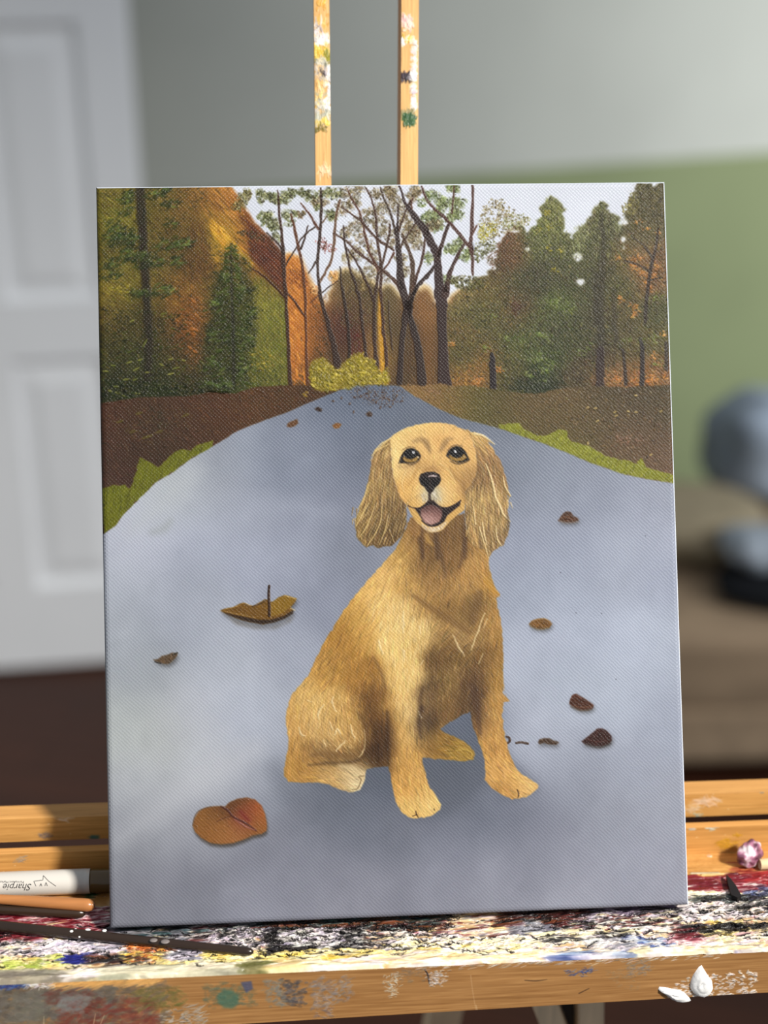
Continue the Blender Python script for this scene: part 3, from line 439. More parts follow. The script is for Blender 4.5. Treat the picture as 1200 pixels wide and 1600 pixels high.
    # ---- leaves on the road
    def leaf(pts, col, hi, dark, seed=0):
        m_ = M(pts, .6, .3)
        sh = [(x+2, y+4) for x, y in pts]; s2, a2 = f.poly(sh, 3.2); f.lay(s2, a2*.75, (88,88,90))
        f.lay((slice(None), slice(None)), m_, col); f.scatter(m_, int(10+m_.sum()/30), 7, 2, deg(30), [col, hi, dark], .5, .6, .1, True, .6)
        return m_
    for pts, _, col in LEAF[2:]: leaf(pts, col, tuple(min(255, c*1.25) for c in col), tuple(c*.7 for c in col))
    for pts, col in SMALL_LEAF:
        m_ = M(pts, .5, .3); f.lay((slice(None), slice(None)), m_, col); f.scatter(m_, 12, 4, 2, 0, [col, tuple(c*.75 for c in col)], .6, .5)
    # big curled leaf
    s2, a2 = f.poly([(350,956),(372,968),(395,976),(420,979),(445,972),(462,958),(455,970),(430,981),(400,981),(370,974)], 2.5); f.lay(s2, a2*.8, (120,114,106))
    leaf(LEAF[0][0], (128,88,26), (150,108,34), (104,68,22))
    f.fill([(346,954),(365,959),(385,963),(405,967),(425,967),(445,961),(459,952),(459,957),(446,965),(430,971),(410,974),(385,969),(362,961)], (62,40,22), .6)
    f.fill([(424,941),(437,932),(447,929),(464,934),(455,947),(440,958),(424,962)], (150,112,26), .7, .9); f.scatter(M([(424,941),(437,932),(447,929),(464,934),(455,947),(440,958),(424,962)], 1), 40, 6, 2, deg(60), [(168,130,36),(136,98,24)], .5, .5)
    f.stroke([(352,951),(372,946),(383,941),(398,946),(418,936)], 1.4, (168,126,60), .8, .6, .5); f.stroke([(395,946),(408,942),(417,936)], 1.5, (66,44,24), .8)
    f.stroke([(446,929),(464,934)], 1.3, (210,176,110), .8); f.stroke([(455,949),(462,952)], 1.6, (216,196,150), .7); f.stroke([(350,953),(380,960),(400,964)], 1.2, (176,140,80), .7)
    f.stroke([(422,961),(422,945),(421,930),(422,914)], [4,4,3.4,3.6], (66,40,26), 1, .6, .6); f.stroke([(423,955),(423,925)], 1, (110,76,50), .7)
    # big heart leaf
    s2, a2 = f.poly([(x+1, y+5) for x, y in LEAF[1][0]], 2.2); f.lay(s2, a2*.9, (84,78,74))
    m_ = M(LEAF[1][0], .7, .2); lff = f.field([(315,1280,150,98,44),(320,1305,156,100,46),(350,1300,164,106,52),(345,1270,132,84,40),(360,1258,110,66,34),(380,1252,126,84,40),(398,1270,178,96,44),(405,1285,176,104,46),(385,1272,150,62,44),(380,1285,150,78,52),(370,1305,168,108,58),(400,1296,150,96,46)], 12)
    f.lay((slice(None), slice(None)), m_, lff); f.scatter(m_, 260, 8, 2, deg(30), lff, .5, .5, .12, True, .6)
    f.stroke([(345,1260),(356,1266),(364,1276),(385,1287),(400,1298)], [1.2,3.5,3,3,2], (92,46,40), .85, .9, .4); f.stroke([(366,1280),(385,1292),(398,1297)], [1.5,2.4,1.2], (170,110,106), .8, .8, .4); f.stroke([(362,1275),(350,1278),(338,1284)], [2,1.6,1], (110,62,34), .8); f.stroke([(376,1268),(384,1278),(390,1282)], [4,6,3], (140,44,40), .6, 2.5)
    f.stroke([(301,1290),(304,1276),(312,1266),(330,1260)], 1.5, (96,62,34), .6); f.stroke([(330,1317),(350,1319),(380,1312),(404,1303)], 1.6, (128,92,52), .5)
    # folded edges of the smaller leaves
    f.stroke([(243,1033),(252,1036)], 1.4, (30,24,20), .9); f.stroke([(254,1038),(266,1037),(274,1030)], 2.6, (122,124,126), .6, 1.4); f.stroke([(272,1022),(278,1019)], 2.2, (54,48,34), .9)
    f.stroke([(896,1101),(906,1104),(924,1102)], 1.3, (140,100,74), .8); f.stroke([(892,1103),(907,1109),(922,1107)], 3, (108,96,84), .7, 1.2); f.stroke([(892,1092),(897,1085),(908,1090)], 2, (116,58,40), .6)
    f.stroke([(916,1162),(935,1167),(952,1161)], 3.4, (74,66,62), .7, 1.6); f.stroke([(915,1154),(932,1158),(948,1156)], 1.2, (112,66,56), .7); f.stroke([(933,1141),(928,1150)], 1.5, (104,58,50), .6)
    f.stroke([(829,976),(840,982),(856,980)], 2.4, (128,116,92), .7, 1.6); f.stroke([(834,968),(850,965),(860,970)], 1.3, (186,140,78), .7)
    f.stroke([(876,812),(888,815),(903,813)], 3, (132,118,112), .7, 1.6); f.stroke([(884,800),(892,799)], 2.4, (76,46,30), .8); f.stroke([(878,807),(886,805),(896,810)], 1.2, (140,96,68), .8)
    f.stroke([(791,1150),(795,1152),(796,1157),(793,1160)], [3,3.6,3.6,3], (78,54,40), .95, .6, .5); f.stroke([(806,1160),(814,1159),(824,1161)], [3.4,3.4,3.8], (84,62,50), .95, .6, .5); f.stroke([(809,1160),(818,1160)], 1, (130,106,92), .7)
    for x, y in ((720,1122),(962,1060),(900,956),(700,1440),(1009,835),(876,893),(940,957),(610,1120)): p = f.m([(x, y)])[0]; f.dab(*p, .5, k*3, k*2, np.array((70,72,84.)), .6)
    # ---- the dog
    s2, a2 = f.poly([(450,1218),(520,1230),(566,1240),(612,1225),(640,1282),(700,1275),(760,1225),(800,1252),(845,1232),(800,1190),(740,1110),(660,1150),(560,1190)], 7); f.lay(s2, a2*.55, (100,106,120))
    bmask = M(BODY, .8, .6)
    bf = f.field([(655,850,156,112,58),(640,860,184,140,70),(680,860,132,94,48),(700,870,150,108,56),(730,850,140,102,54),(745,870,190,142,74),(665,880,152,112,58),(620,880,206,160,86),(600,900,222,176,102),(580,920,226,178,98),(640,920,194,148,78),(680,910,168,124,66),(700,930,176,132,70),(740,910,182,136,72),(765,920,190,140,62),(752,945,140,104,54),(700,955,152,112,56),(730,975,138,100,48),(665,950,182,138,74),(630,950,224,184,112),(600,950,228,184,108),(570,960,216,168,88),(550,960,196,146,66),(530,990,184,132,54),(570,1000,206,156,76),(545,1020,184,132,56),(610,1000,232,192,116),(640,990,226,186,112),(660,985,228,190,120),(650,1010,214,172,98),(690,985,176,134,74),(715,985,192,152,92),(745,990,172,132,74),(770,960,190,142,74),(775,990,176,130,64),(780,1030,172,126,60),(760,1030,140,100,50),(745,1060,120,84,46),(775,1060,180,134,64),(700,1010,140,102,50),(680,1030,128,92,46),(720,1040,142,106,54),(700,1070,148,112,58),(690,1100,150,112,58),(670,1080,108,78,44),(668,1110,96,66,40),(662,1140,84,60,38),(700,1115,140,102,54),(720,1100,132,96,52),(740,1085,108,76,46),(735,1110,104,74,46),(750,1130,140,100,54),(775,1100,196,146,74),(770,1140,204,152,80),(770,1170,200,146,74),(775,1200,214,160,86),(800,1220,220,168,92),(825,1228,226,180,108),(790,1235,196,142,72),(690,1160,168,124,56),(710,1170,170,128,52),(725,1175,176,138,58),(670,1165,150,108,48),(620,1020,236,196,118),(630,1060,236,194,118),(615,1060,220,176,100),(645,1060,228,188,114),(620,1100,226,178,100),(640,1110,232,194,124),(655,1100,200,160,98),(630,1150,220,170,92),(650,1150,214,172,104),(620,1190,204,150,74),(640,1190,210,158,80),(655,1200,208,158,84),(630,1230,212,156,78),(655,1235,218,166,88),(640,1265,230,184,104),(670,1258,232,190,114),(580,1050,176,124,52),(560,1060,180,128,54),(590,1080,142,96,40),(575,1100,126,84,36),(600,1110,150,104,46),(585,1130,112,74,32),(600,1150,98,62,28),(590,1170,92,58,26),(575,1185,100,66,30),(600,1185,84,54,26),(500,1060,196,146,70),(520,1040,186,136,62),(480,1085,216,172,98),(500,1100,212,168,96),(530,1100,206,160,88),(550,1110,196,148,76),(460,1110,208,160,86),(460,1140,208,158,86),(490,1140,208,164,96),(520,1140,206,162,94),(545,1140,200,154,84),(560,1150,186,140,74),(520,1160,204,160,96),(550,1170,178,134,72),(490,1175,164,122,66),(460,1180,190,140,68),(520,1185,132,94,48),(550,1190,122,86,44),(455,1205,194,142,66),(480,1205,186,136,66),(510,1210,204,160,92),(540,1210,222,190,134),(555,1225,228,204,158),(562,1210,216,188,136),(530,1228,196,152,88)], 13)
    bm_ = np.array((178,138,80), np.float32); bf = bm_+(bf-bm_)*1.12; bl = bf.mean(-1, keepdims=True); bf = ((bl+(bf-bl)*.95)*np.array((1.0, 1.0, .98))).astype(np.float32); bf += f.noise(5, 12)[..., None]*5
    f.lay((slice(None), slice(None)), bmask, bf)
    fl = f.field([(x, y, math.cos(deg(a)), math.sin(deg(a))) for x, y, a in ((640,880,110),(600,900,125),(560,960,125),(520,1010,120),(480,1070,120),(460,1110,100),(455,1180,95),(500,1120,100),(540,1130,85),(520,1170,60),(500,1210,10),(545,1215,25),(580,1060,105),(590,1150,95),(630,960,98),(620,1050,92),(650,1050,90),(635,1150,90),(640,1240,80),(660,1262,60),(680,880,95),(700,940,110),(740,920,75),(750,970,120),(720,1000,130),(690,1060,95),(710,1100,110),(670,1130,95),(770,950,85),(780,1020,88),(780,1090,75),(770,1160,88),(780,1210,50),(815,1228,30),(700,1165,20),(725,1180,20))], 18)
    ang = np.arctan2(fl[..., 1], fl[..., 0])
    f.scatter(bmask, 6500, 14, 1.9, ang, bf, .55, .3, .17, True, .18)
    f.scatter(M(C_((200,420),(450,400),(620,420),(720,560),(740,780),(690,900),(450,870),(250,780),(170,600)), 8), 330, 12, 1.6, ang, [(228,190,122),(236,204,140),(214,170,98)], .45, .4, .06, True, .3)
    f.scatter(M(B_((220,330),(420,420),(600,560),(590,720),(480,900),(440,1150),(300,1150),(270,900),(180,640),(120,450)), 10), 420, 15, 1.7, ang, [(240,208,140),(246,220,160),(228,190,116)], .45, .4, .05, True, .2)
    f.scatter(M(B_((560,640),(800,700),(900,800),(840,1100),(600,1150),(520,1080)), 10), 260, 11, 1.4, ang, [(184,150,94),(116,82,44),(164,126,72)], .5, .3, .08, True, .3)
    for p in (B_((385,490),(392,560),(388,630)),B_((500,590),(502,640)),B_((225,680),(235,730),(252,775)),B_((385,750),(392,830)),B_((930,505),(900,590),(860,690),(840,750)),B_((950,540),(920,600)),B_((720,650),(760,730),(800,790)),B_((920,770),(890,840)),B_((520,820),(500,850)),C_((505,440),(500,500),(525,555)),C_((435,500),(395,560),(390,620)),C_((235,680),(255,735),(280,745)),C_((640,660),(650,720),(668,760)),C_((515,740),(535,690),(560,730)),C_((520,865),(560,825),(595,790)),C_((425,780),(445,830)),C_((310,470),(335,480)),C_((480,640),(500,700)),C_((745,700),(752,780),(735,870),(700,915)),C_((1060,80),(1065,130)),C_((1170,560),(1190,610)),D_((290,250),(305,275))):
        f.stroke(p, [1.6,3,1.4], (246,226,178), .6, 1.0, .6, .5)
    for p, w, c in ((C_((930,560),(925,750),(930,970)), [2,5,4], (70,44,22)),(C_((820,130),(880,250),(915,380)), [2,4,2], (120,84,42)),(C_((310,975),(450,960),(600,955),(700,935),(750,900)), [2.5,3,4,4,3], (88,60,30)),(C_((330,900),(450,880),(560,900),(690,900)), [5,7,6,5], (140,102,56)),(C_((700,560),(755,680),(760,860)), [3,6,5], (104,70,32)),(B_((520,1000),(500,1080),(510,1150)), [4,7,8], (92,64,38)),(D_((305,200),(290,300),(300,410)), [7,6,4], (78,54,36)),(D_((660,60),(690,200),(710,380)), [12,8,4], (96,66,44)),
                    (B_((500,0),(515,80),(520,150)), [5,5,2], (96,66,38)),(B_((610,0),(640,100),(665,200),(670,260)), [7,8,5,2], (106,76,46)),(B_((800,0),(790,100),(765,190)), [5,7,3], (100,68,40)),(A_((520,780),(515,860),(520,980)), [3,4,5], (84,54,32)),(A_((612,810),(610,880),(620,985)), [4,5,6], (90,62,38)),(A_((810,690),(800,800),(805,985)), [4,6,5], (92,62,38)),(B_((450,380),(600,480),(740,570),(830,630)), [5,10,12,6], (136,98,50)),(B_((900,370),(870,470),(850,570)), [12,16,8], (126,92,50))):
        f.stroke(p, w, c, .62, 3.0, mask=bmask)
    f.stroke(A_((545,830),(560,870),(590,900)), [5,7,3], (206,162,88), .6, 2.5); f.stroke(B_((940,280),(1000,350),(1030,385)), [7,7,2], (206,150,58), .6, 2)
    f.stroke(C_((555,980),(650,1000),(730,1050)), [4,10,12], (226,200,152), .6, 4, mask=bmask); f.stroke(C_((740,1060),(700,1065),(720,1090),(690,1160),(650,1165)), [1.5,1.5,2,1.5], (120,94,60), .7, .8)
    for p in (D_((262,920),(266,940),(280,965)), D_((268,945),(240,955)), D_((388,905),(392,915)), D_((965,770),(975,800),(970,825))): f.stroke(p, [1.5,2.2,1.2], (74,48,28), .85, .7)
    f.stroke(D_((540,500),(600,490),(650,510),(650,545)), [1.2,2,1.5], (204,168,76), .8, .8)
    for p in (B_((1010,380),(1034,374)), D_((860,150),(912,152)), B_((1040,1040),(1086,1082)), D_((900,520),(940,592))): f.stroke(p, [5,1.5], (190,142,76), .9, .9)
    # ears
    for pts, samp, flow, lines in ((EAR_L, [(600,700,196,158,92),(590,720,168,128,76),(605,730,156,116,66),(585,760,176,140,78),(610,760,176,138,82),(570,790,184,148,82),(590,800,140,106,58),(612,800,150,116,66),(625,800,122,92,50),(560,820,170,134,72),(580,840,116,86,46),(600,840,116,86,44),(615,830,106,78,40),(570,845,150,118,64)],
                           ((605,690,130),(590,720,105),(585,760,100),(605,770,95),(570,800,115),(590,820,115),(610,820,108),(625,800,105)), 46),
                          (EAR_R, [(750,690,206,164,96),(765,700,182,136,80),(775,730,160,118,72),(760,740,150,112,66),(785,750,164,122,70),(755,780,192,154,92),(775,780,176,140,86),(790,790,178,140,84),(740,800,182,142,84),(760,815,184,146,88),(780,820,176,140,84),(790,830,160,126,80),(745,840,168,128,72),(770,850,166,130,80),(785,845,140,110,66)],
                           ((755,690,50),(775,720,70),(785,760,78),(760,760,95),(740,800,95),(765,810,85),(785,830,80),(760,850,85)), 46)):
        m_ = M(pts, .8, .7); ef = f.field(samp, 13); el = ef.mean(-1, keepdims=True); ef = ((el+(ef-el)*.92)*np.array((1.04, 1.04, 1.02))).astype(np.float32); f.lay((slice(None), slice(None)), m_, ef)
        e2 = f.field([(x, y, math.cos(deg(a)), math.sin(deg(a))) for x, y, a in flow], 14); an = np.arctan2(e2[..., 1], e2[..., 0])
        f.scatter(m_, 1700, 17, 2.0, an, ef, .55, .35, .18, True, .16)
        f.scatter(m_, 230, 22, 1.7, an, [(104,78,44),(118,88,50),(92,68,38)], .38, .3, .1, True, .12)
        f.scatter(m_, 190, 16, 1.5, an, [(222,192,130),(230,204,150),(210,174,106)], .42, .4, .06, True, .12)
    for p in (A_((90,660),(130,580),(160,480)),A_((75,770),(120,690),(160,620)),A_((150,905),(200,830),(240,740),(250,640)),A_((230,900),(270,800),(290,700)),A_((95,850),(150,770),(200,640)),A_((180,300),(215,265),(300,220)),A_((330,880),(300,800))): f.stroke(p, [1,2.4,1.2], (226,196,130), .75, .7, .5)
    for p, w in ((A_((945,355),(975,430),(995,500),(1010,580)), [1.5,3.6,3]),(A_((1010,580),(1040,640),(1060,690),(1105,740)), [3,3.4,1.6]),(A_((1060,440),(1075,510),(1112,570)), [1.2,2.6,1.4]),(A_((870,150),(930,165),(1005,222)), [4,3.4,1.2]),(A_((920,750),(935,840),(950,900)), [1.5,2.2,1]),(A_((1010,770),(1020,860),(1050,905)), [1.5,2,1]),(A_((860,640),(875,760)), [1.2,2]),(A_((900,780),(960,985)), [2,1])): f.stroke(p, w, (240,216,160), .9, .7, .7)
    f.stroke(A_((1085,700),(1095,760),(1080,800)), [2,5,3], (84,72,66), .6, 2); f.stroke(A_((300,200),(312,320),(322,430),(350,520)), [3,4,5,5], (140,102,56), .6, 2.2); f.stroke(A_((885,260),(888,380),(850,490),(812,545)), [4,8,9,5], (138,104,64), .6, 3)
    # head
    hm = M(HEAD, .7, .4)
    hf = f.field([(680,662,226,180,104),(650,670,228,186,110),(625,680,226,184,110),(700,665,224,176,104),(725,675,224,174,102),(740,690,218,168,98),(665,685,226,178,104),(690,690,216,164,92),(650,690,214,168,100),(620,700,232,192,118),(617,720,236,196,122),(625,735,230,186,110),(640,730,206,164,104),(655,720,208,160,90),(670,700,226,178,106),(680,715,224,176,102),(675,730,196,148,84),(650,745,222,174,100),(640,755,214,160,84),(655,765,228,182,106),(640,775,222,170,92),(660,785,226,180,106),(645,790,200,150,78),(695,745,222,172,98),(705,760,230,186,112),(700,778,228,184,112),(715,765,216,166,94),(715,740,208,158,86),(725,725,218,170,98),(735,710,220,170,98),(730,745,184,138,78),(740,740,190,144,82),(725,765,190,142,78),(722,785,210,162,86),(700,800,204,156,86),(680,815,206,180,136),(690,812,216,172,100),(660,815,220,182,116),(650,800,216,170,92),(672,770,190,176,146),(680,775,186,168,132)], 10)
    hq = np.array((212,166,96), np.float32); hf = hq+(hf-hq)*1.35; hl = hf.mean(-1, keepdims=True); hf = ((hl+(hf-hl)*.92)*np.array((1.04, 1.05, 1.04))).astype(np.float32)
    f.lay((slice(None), slice(None)), hm, hf)
    hfl = f.field([(x, y, math.cos(deg(a)), math.sin(deg(a))) for x, y, a in ((680,665,-60),(640,680,-130),(725,680,-40),(620,720,95),(740,720,80),(655,750,120),(700,755,50),(645,780,110),(710,780,70),(675,700,-90))], 16)
    f.scatter(hm, 1700, 9, 1.7, np.arctan2(hfl[..., 1], hfl[..., 0]), hf, .5, .3, .12, True, .3)
    for p, w, c in ((A_((470,200),(510,190),(545,205),(570,260)), [6,10,9,4], (156,122,78)),(A_((530,195),(555,230),(575,280)), [5,8,3], (150,116,72)),(A_((640,270),(660,225),(690,190),(720,185)), [4,9,8,4], (160,126,80)),(A_((655,250),(680,215)), [6,8], (166,130,84)),(A_((360,370),(420,372),(500,345)), [4,6,3], (176,140,92)),(A_((500,345),(470,420),(430,500)), [3,6,4], (196,146,76)),(A_((700,380),(740,440),(780,480),(800,540)), [3,6,7,5], (164,122,68)),(A_((530,400),(580,385),(640,400)), [4,6,4], (176,130,74)),(A_((800,480),(805,560),(815,640)), [5,6,4], (158,116,66))):
        f.stroke(p, w, c, .5, 2.6, mask=hm)
    for p in (A_((415,400),(385,470),(395,540)),A_((640,350),(700,400),(740,480)),A_((470,380),(440,440)),A_((350,200),(330,300))): f.stroke(p, [1,1.8,1], (242,214,150), .5, .8, .3, mask=hm)
    # muzzle, mouth, tongue
    f.stroke(A_((415,628),(450,648),(500,652),(540,626),(562,598)), [1.5,2.4,3,2.6,2], (74,48,34), .9, .8); f.stroke(A_((592,600),(625,636),(675,652),(735,632),(776,600)), [2,2.6,3,3.4,2], (60,38,28), .9, .8)
    f.fill(A_((425,640),(450,648),(475,660),(495,700),(520,745),(560,775),(610,775),(660,745),(685,702),(730,672),(790,640),(803,650),(760,690),(715,725),(680,770),(640,805),(580,812),(520,775),(480,735),(445,690)), (214,168,92), .9, .9)
    f.fill(A_((510,755),(560,780),(620,778),(670,745),(690,740),(650,795),(590,812),(530,790)), (226,206,176), 1.4, .85); f.scatter(M(A_((510,755),(560,780),(620,778),(680,742),(650,795),(590,812),(530,790)), 1), 60, 5, 1.6, deg(80), [(240,226,204),(196,160,110)], .6, .5)
    f.fill(MOUTH, (44,26,24), .7); f.fill(TONGUE, (164,116,106), 1.2)
    tf = f.field([(665,795,92,58,54),(680,795,100,62,58),(662,805,190,146,134),(675,812,200,158,148),(685,805,150,102,94),(690,795,96,60,54),(675,790,104,68,64),(690,812,168,126,116),(678,802,176,130,120)], 6); sl, a = f.poly(TONGUE, 1.0); f.lay(sl, a*.9, tf); f.scatter(f.full(sl, a), 70, 3.5, 1.8, 0, tf, .5, .4, .12, True, 1.5)
    f.stroke(A_((515,735),(560,768),(610,768),(660,738)), [1.5,2.2,2.2,1.5], (52,30,26), .9)
    for x, y in ((530,560),(525,590),(545,600),(600,560),(610,585),(590,545),(640,590),(520,570)): p = f.m(A_((x, y)))[0]; f.dab(*p, 1.4, k*7, k*4, np.array((214,204,184.)), .55, .4)
    f.scatter(M(A_((510,545),(550,560),(560,600),(520,620)), 2), 30, 4, 1.6, 1.4, [(226,216,198),(150,130,100)], .6, .4); f.scatter(M(A_((585,550),(615,545),(630,600),(600,605)), 2), 30, 4, 1.6, 1.4, [(226,216,198),(150,130,100)], .6, .4)
    f.stroke(A_((570,540),(568,570),(572,600)), [5,4,5], (60,42,34), .9, 1)
    f.fill(NOSE, (30,20,20), .8); f.stroke(A_((520,440),(550,425),(600,425),(628,442)), [3,5,5,3], (64,46,44), .7, 1.6); f.stroke(A_((562,440),(585,434),(612,438)), [2,3.5,2.5], (206,188,186), .9, 1.0, .6); f.stroke(A_((575,440),(572,500),(572,540)), [1.5,2,3], (66,50,46), .8, 1); f.stroke(A_((515,470),(540,492),(555,480)), [4,6,3], (14,9,9), .8, 1.4); f.stroke(A_((630,470),(605,492),(590,480)), [4,6,3], (14,9,9), .8, 1.4)
    # eyes
    for E, ir, pu, hi in ((EYE_L, A_((388,318),(400,300),(490,300),(505,305),(480,338),(440,345),(405,338)), A_((398,290),(410,262),(440,250),(470,256),(488,280),(480,308),(445,322),(415,316)), ((462,276,11),(492,309,7),(398,300,5))),
                          (EYE_R, A_((692,298),(720,290),(800,285),(822,312),(790,332),(750,338),(715,326)), A_((708,280),(718,252),(750,238),(782,248),(798,280),(785,305),(750,314),(722,304)), ((740,270,11),(748,276,6),(800,306,5)))):
        f.fill(E, (28,20,16), .7); f.fill(ir, (172,132,62), .8, .95); f.scatter(M(ir, 1), 24, 4, 1.5, 1.4, [(206,168,96),(120,86,38),(186,146,74)], .6, .4); f.fill(pu, (14,12,14), .9)
        for x, y, r in hi: p = f.m(A_((x, y)))[0]; f.dab(*p, 1.2, k*r*.55, k*r*.42, np.array((236,238,240.)), .95 if r > 8 else .6, .6)
    f.stroke(A_((362,352),(382,300),(420,252)), [1,1.6,1.2], (46,32,24), .7); f.stroke(A_((405,350),(450,358),(500,335)), [1,2.4,1], (90,64,38), .6, 1); f.stroke(A_((705,335),(755,354),(810,342),(838,326)), [1,2,2,1], (64,44,28), .7, .9)
    f.stroke(A_((690,262),(715,238),(750,226),(790,236)), [1,2,2,1], (104,76,46), .6, 1); f.stroke(A_((385,262),(430,240),(475,244)), [1,2,1], (104,76,46), .6, 1)
    # stray hair along the outline
    for p in (A_((320,180),(250,215),(195,275)),A_((430,105),(340,155),(205,268)),A_((210,262),(175,330))): f.stroke(p, [1,2.2,1], (238,208,140), .8, .8, .5)
    for _ in range(70):
        i = rg.integers(len(EAR_L)); E = EAR_L if rg.random() < .5 else EAR_R; x, y = E[i % len(E)]
        if y < 780: continue
        L = rg.uniform(5, 11); x += rg.normal(0, 3); dx = rg.normal(0, 2)-1.5*(E is EAR_L)
        f.stroke([(x, y-L-4), (x+dx, y-2)], [2,.7], [(200,164,100),(150,118,66),(226,196,140)][rg.integers(3)], .8, .7, .4)
    # bright rim light put into the paint along the top edge
    f.stroke([(360,281),(700,281),(995,276)], 6, (240,240,240), .7, 1.5)
    c = np.clip(f.c, 0, 255)/255.; L = (c@np.array((.3, .59, .11)))[..., None]+1e-4
    c = c*np.where(L < .72, .72*(L/.72)**1.2, .72+(L-.72)*.92)/L; q = np.array((.995, .992, .992))
    return np.clip(c*q*.80, 0, 1), f.h      # pigment under a bright window
# ------------------------------------------------------------------ materials
def lin(c): return tuple(((v/255+.055)/1.055)**2.4 if v > 10.3 else v/255/12.92 for v in c[:3])+(1,)
class NT:
    def __init__(s, name):
        s.m = D.materials.new(name); s.m.use_nodes = True; s.t = s.m.node_tree
        s.b = s.t.nodes['Principled BSDF']
    def n(s, typ, **kw):
        q = s.t.nodes.new(typ)
        for k_, v in kw.items(): setattr(q, k_, v)
        return q
    def l(s, a, b): s.t.links.new(a, b)
def film_image(name, arr, colour=True):
    H, W = arr.shape[:2]
    im = D.images.new(name, W, H, alpha=False, float_buffer=not colour)
    if not colour: im.colorspace_settings.name = 'Non-Color'
    px = np.ones((H, W, 4), np.float32)
    px[..., :3] = arr[::-1] if colour else np.repeat(arr[::-1, :, None], 3, 2)
    im.pixels.foreach_set(px.ravel()); im.update(); im.pack()
    return im
def film_mat(name, c, h, rough=.42, spec=.28, dist=.0004, weave=None, size=None):
    """oil paint: colours and thickness laid by the painter above; weave = thread pitch of the canvas under it"""
    q = NT(name); uv = q.n('ShaderNodeUVMap'); uv.uv_map = 'UVMap'
    ti = q.n('ShaderNodeTexImage'); ti.image = film_image(name+'_colour', c); ti.extension = 'EXTEND'; ti.interpolation = 'Cubic'
    th = q.n('ShaderNodeTexImage'); th.image = film_image(name+'_thickness', h, False); th.extension = 'EXTEND'; th.interpolation = 'Cubic'
    q.l(uv.outputs[0], ti.inputs[0]); q.l(uv.outputs[0], th.inputs[0])
    q.l(ti.outputs[0], q.b.inputs['Base Color'])
    q.b.inputs['Roughness'].default_value = rough; q.b.inputs['Specular IOR Level'].default_value = spec
    bp = q.n('ShaderNodeBump'); bp.inputs['Strength'].default_value = 1.0; bp.inputs['Distance'].default_value = dist
    q.l(th.outputs[0], bp.inputs['Height']); last = bp
    if weave:
        sx = q.n('ShaderNodeSeparateXYZ'); q.l(uv.outputs[0], sx.inputs[0])
        nz = q.n('ShaderNodeTexNoise'); nz.inputs['Scale'].default_value = 9.0; nz.inputs['Detail'].default_value = 2.0; q.l(uv.outputs[0], nz.inputs['Vector'])
        n2 = q.n('ShaderNodeTexNoise'); n2.inputs['Scale'].default_value = 260.0; n2.inputs['Detail'].default_value = 1.0; q.l(uv.outputs[0], n2.inputs['Vector'])
        def mth(op, a, b=None, c_=None):
            m_ = q.n('ShaderNodeMath', operation=op)
            for i, v in enumerate((a, b, c_)):
                if v is None: continue
                if isinstance(v, (int, float)): m_.inputs[i].default_value = v
                else: q.l(v, m_.inputs[i])
            return m_.outputs[0]
        wob = mth('MULTIPLY', nz.outputs[0], 7.0); wob2 = mth('MULTIPLY', n2.outputs[0], 2.4)
        a = mth('ADD', mth('MULTIPLY_ADD', sx.outputs[0], math.pi*size[0]/weave, wob), wob2)
        b = mth('ADD', mth('MULTIPLY_ADD', sx.outputs[1], math.pi*size[1]/weave, wob), wob2)
        pl = mth('MULTIPLY', mth('SINE', a), mth('SINE', b))
        dg = mth('COSINE', mth('ADD', a, b))
        hh = mth('MULTIPLY_ADD', dg, .14, pl)
        b2 = q.n('ShaderNodeBump'); b2.inputs['Strength'].default_value = 1.0; b2.inputs['Distance'].default_value = .00009
        q.l(hh, b2.inputs['Height']); q.l(bp.outputs[0], b2.inputs['Normal']); last = b2
        rr = q.n('ShaderNodeMapRange'); q.l(n2.outputs[0], rr.inputs[0]); rr.inputs[3].default_value = rough-.1; rr.inputs[4].default_value = rough+.12; q.l(rr.outputs[0], q.b.inputs['Roughness'])
    q.l(last.outputs[0], q.b.inputs['Normal'])
    return q.m
def plain(name, col, rough=.6, var=.08, scale=30.0, bump=0.0, spec=.4, stretch=(1, 1, 1), col2=None, metal=0.0):
    """one colour, mottled by object-space noise"""
    q = NT(name); tc = q.n('ShaderNodeTexCoord'); mp = q.n('ShaderNodeMapping'); mp.inputs['Scale'].default_value = stretch
    q.l(tc.outputs['Object'], mp.inputs[0])
    nz = q.n('ShaderNodeTexNoise'); nz.inputs['Scale'].default_value = scale; nz.inputs['Detail'].default_value = 5.0; q.l(mp.outputs[0], nz.inputs['Vector'])
    cr = q.n('ShaderNodeValToRGB'); a, b = cr.color_ramp.elements; a.position = .3; b.position = .7
    c2 = col2 or tuple(min(255, v*(1+var)) for v in col); c1 = col if col2 else tuple(v*(1-var) for v in col)
    a.color = lin(c1); b.color = lin(c2)
    q.l(nz.outputs[0], cr.inputs[0]); q.l(cr.outputs[0], q.b.inputs['Base Color'])
    q.b.inputs['Roughness'].default_value = rough; q.b.inputs['Specular IOR Level'].default_value = spec; q.b.inputs['Metallic'].default_value = metal
    if bump:
        bp = q.n('ShaderNodeBump'); bp.inputs['Distance'].default_value = bump; q.l(nz.outputs[0], bp.inputs['Height']); q.l(bp.outputs[0], q.b.inputs['Normal'])
    return q.m

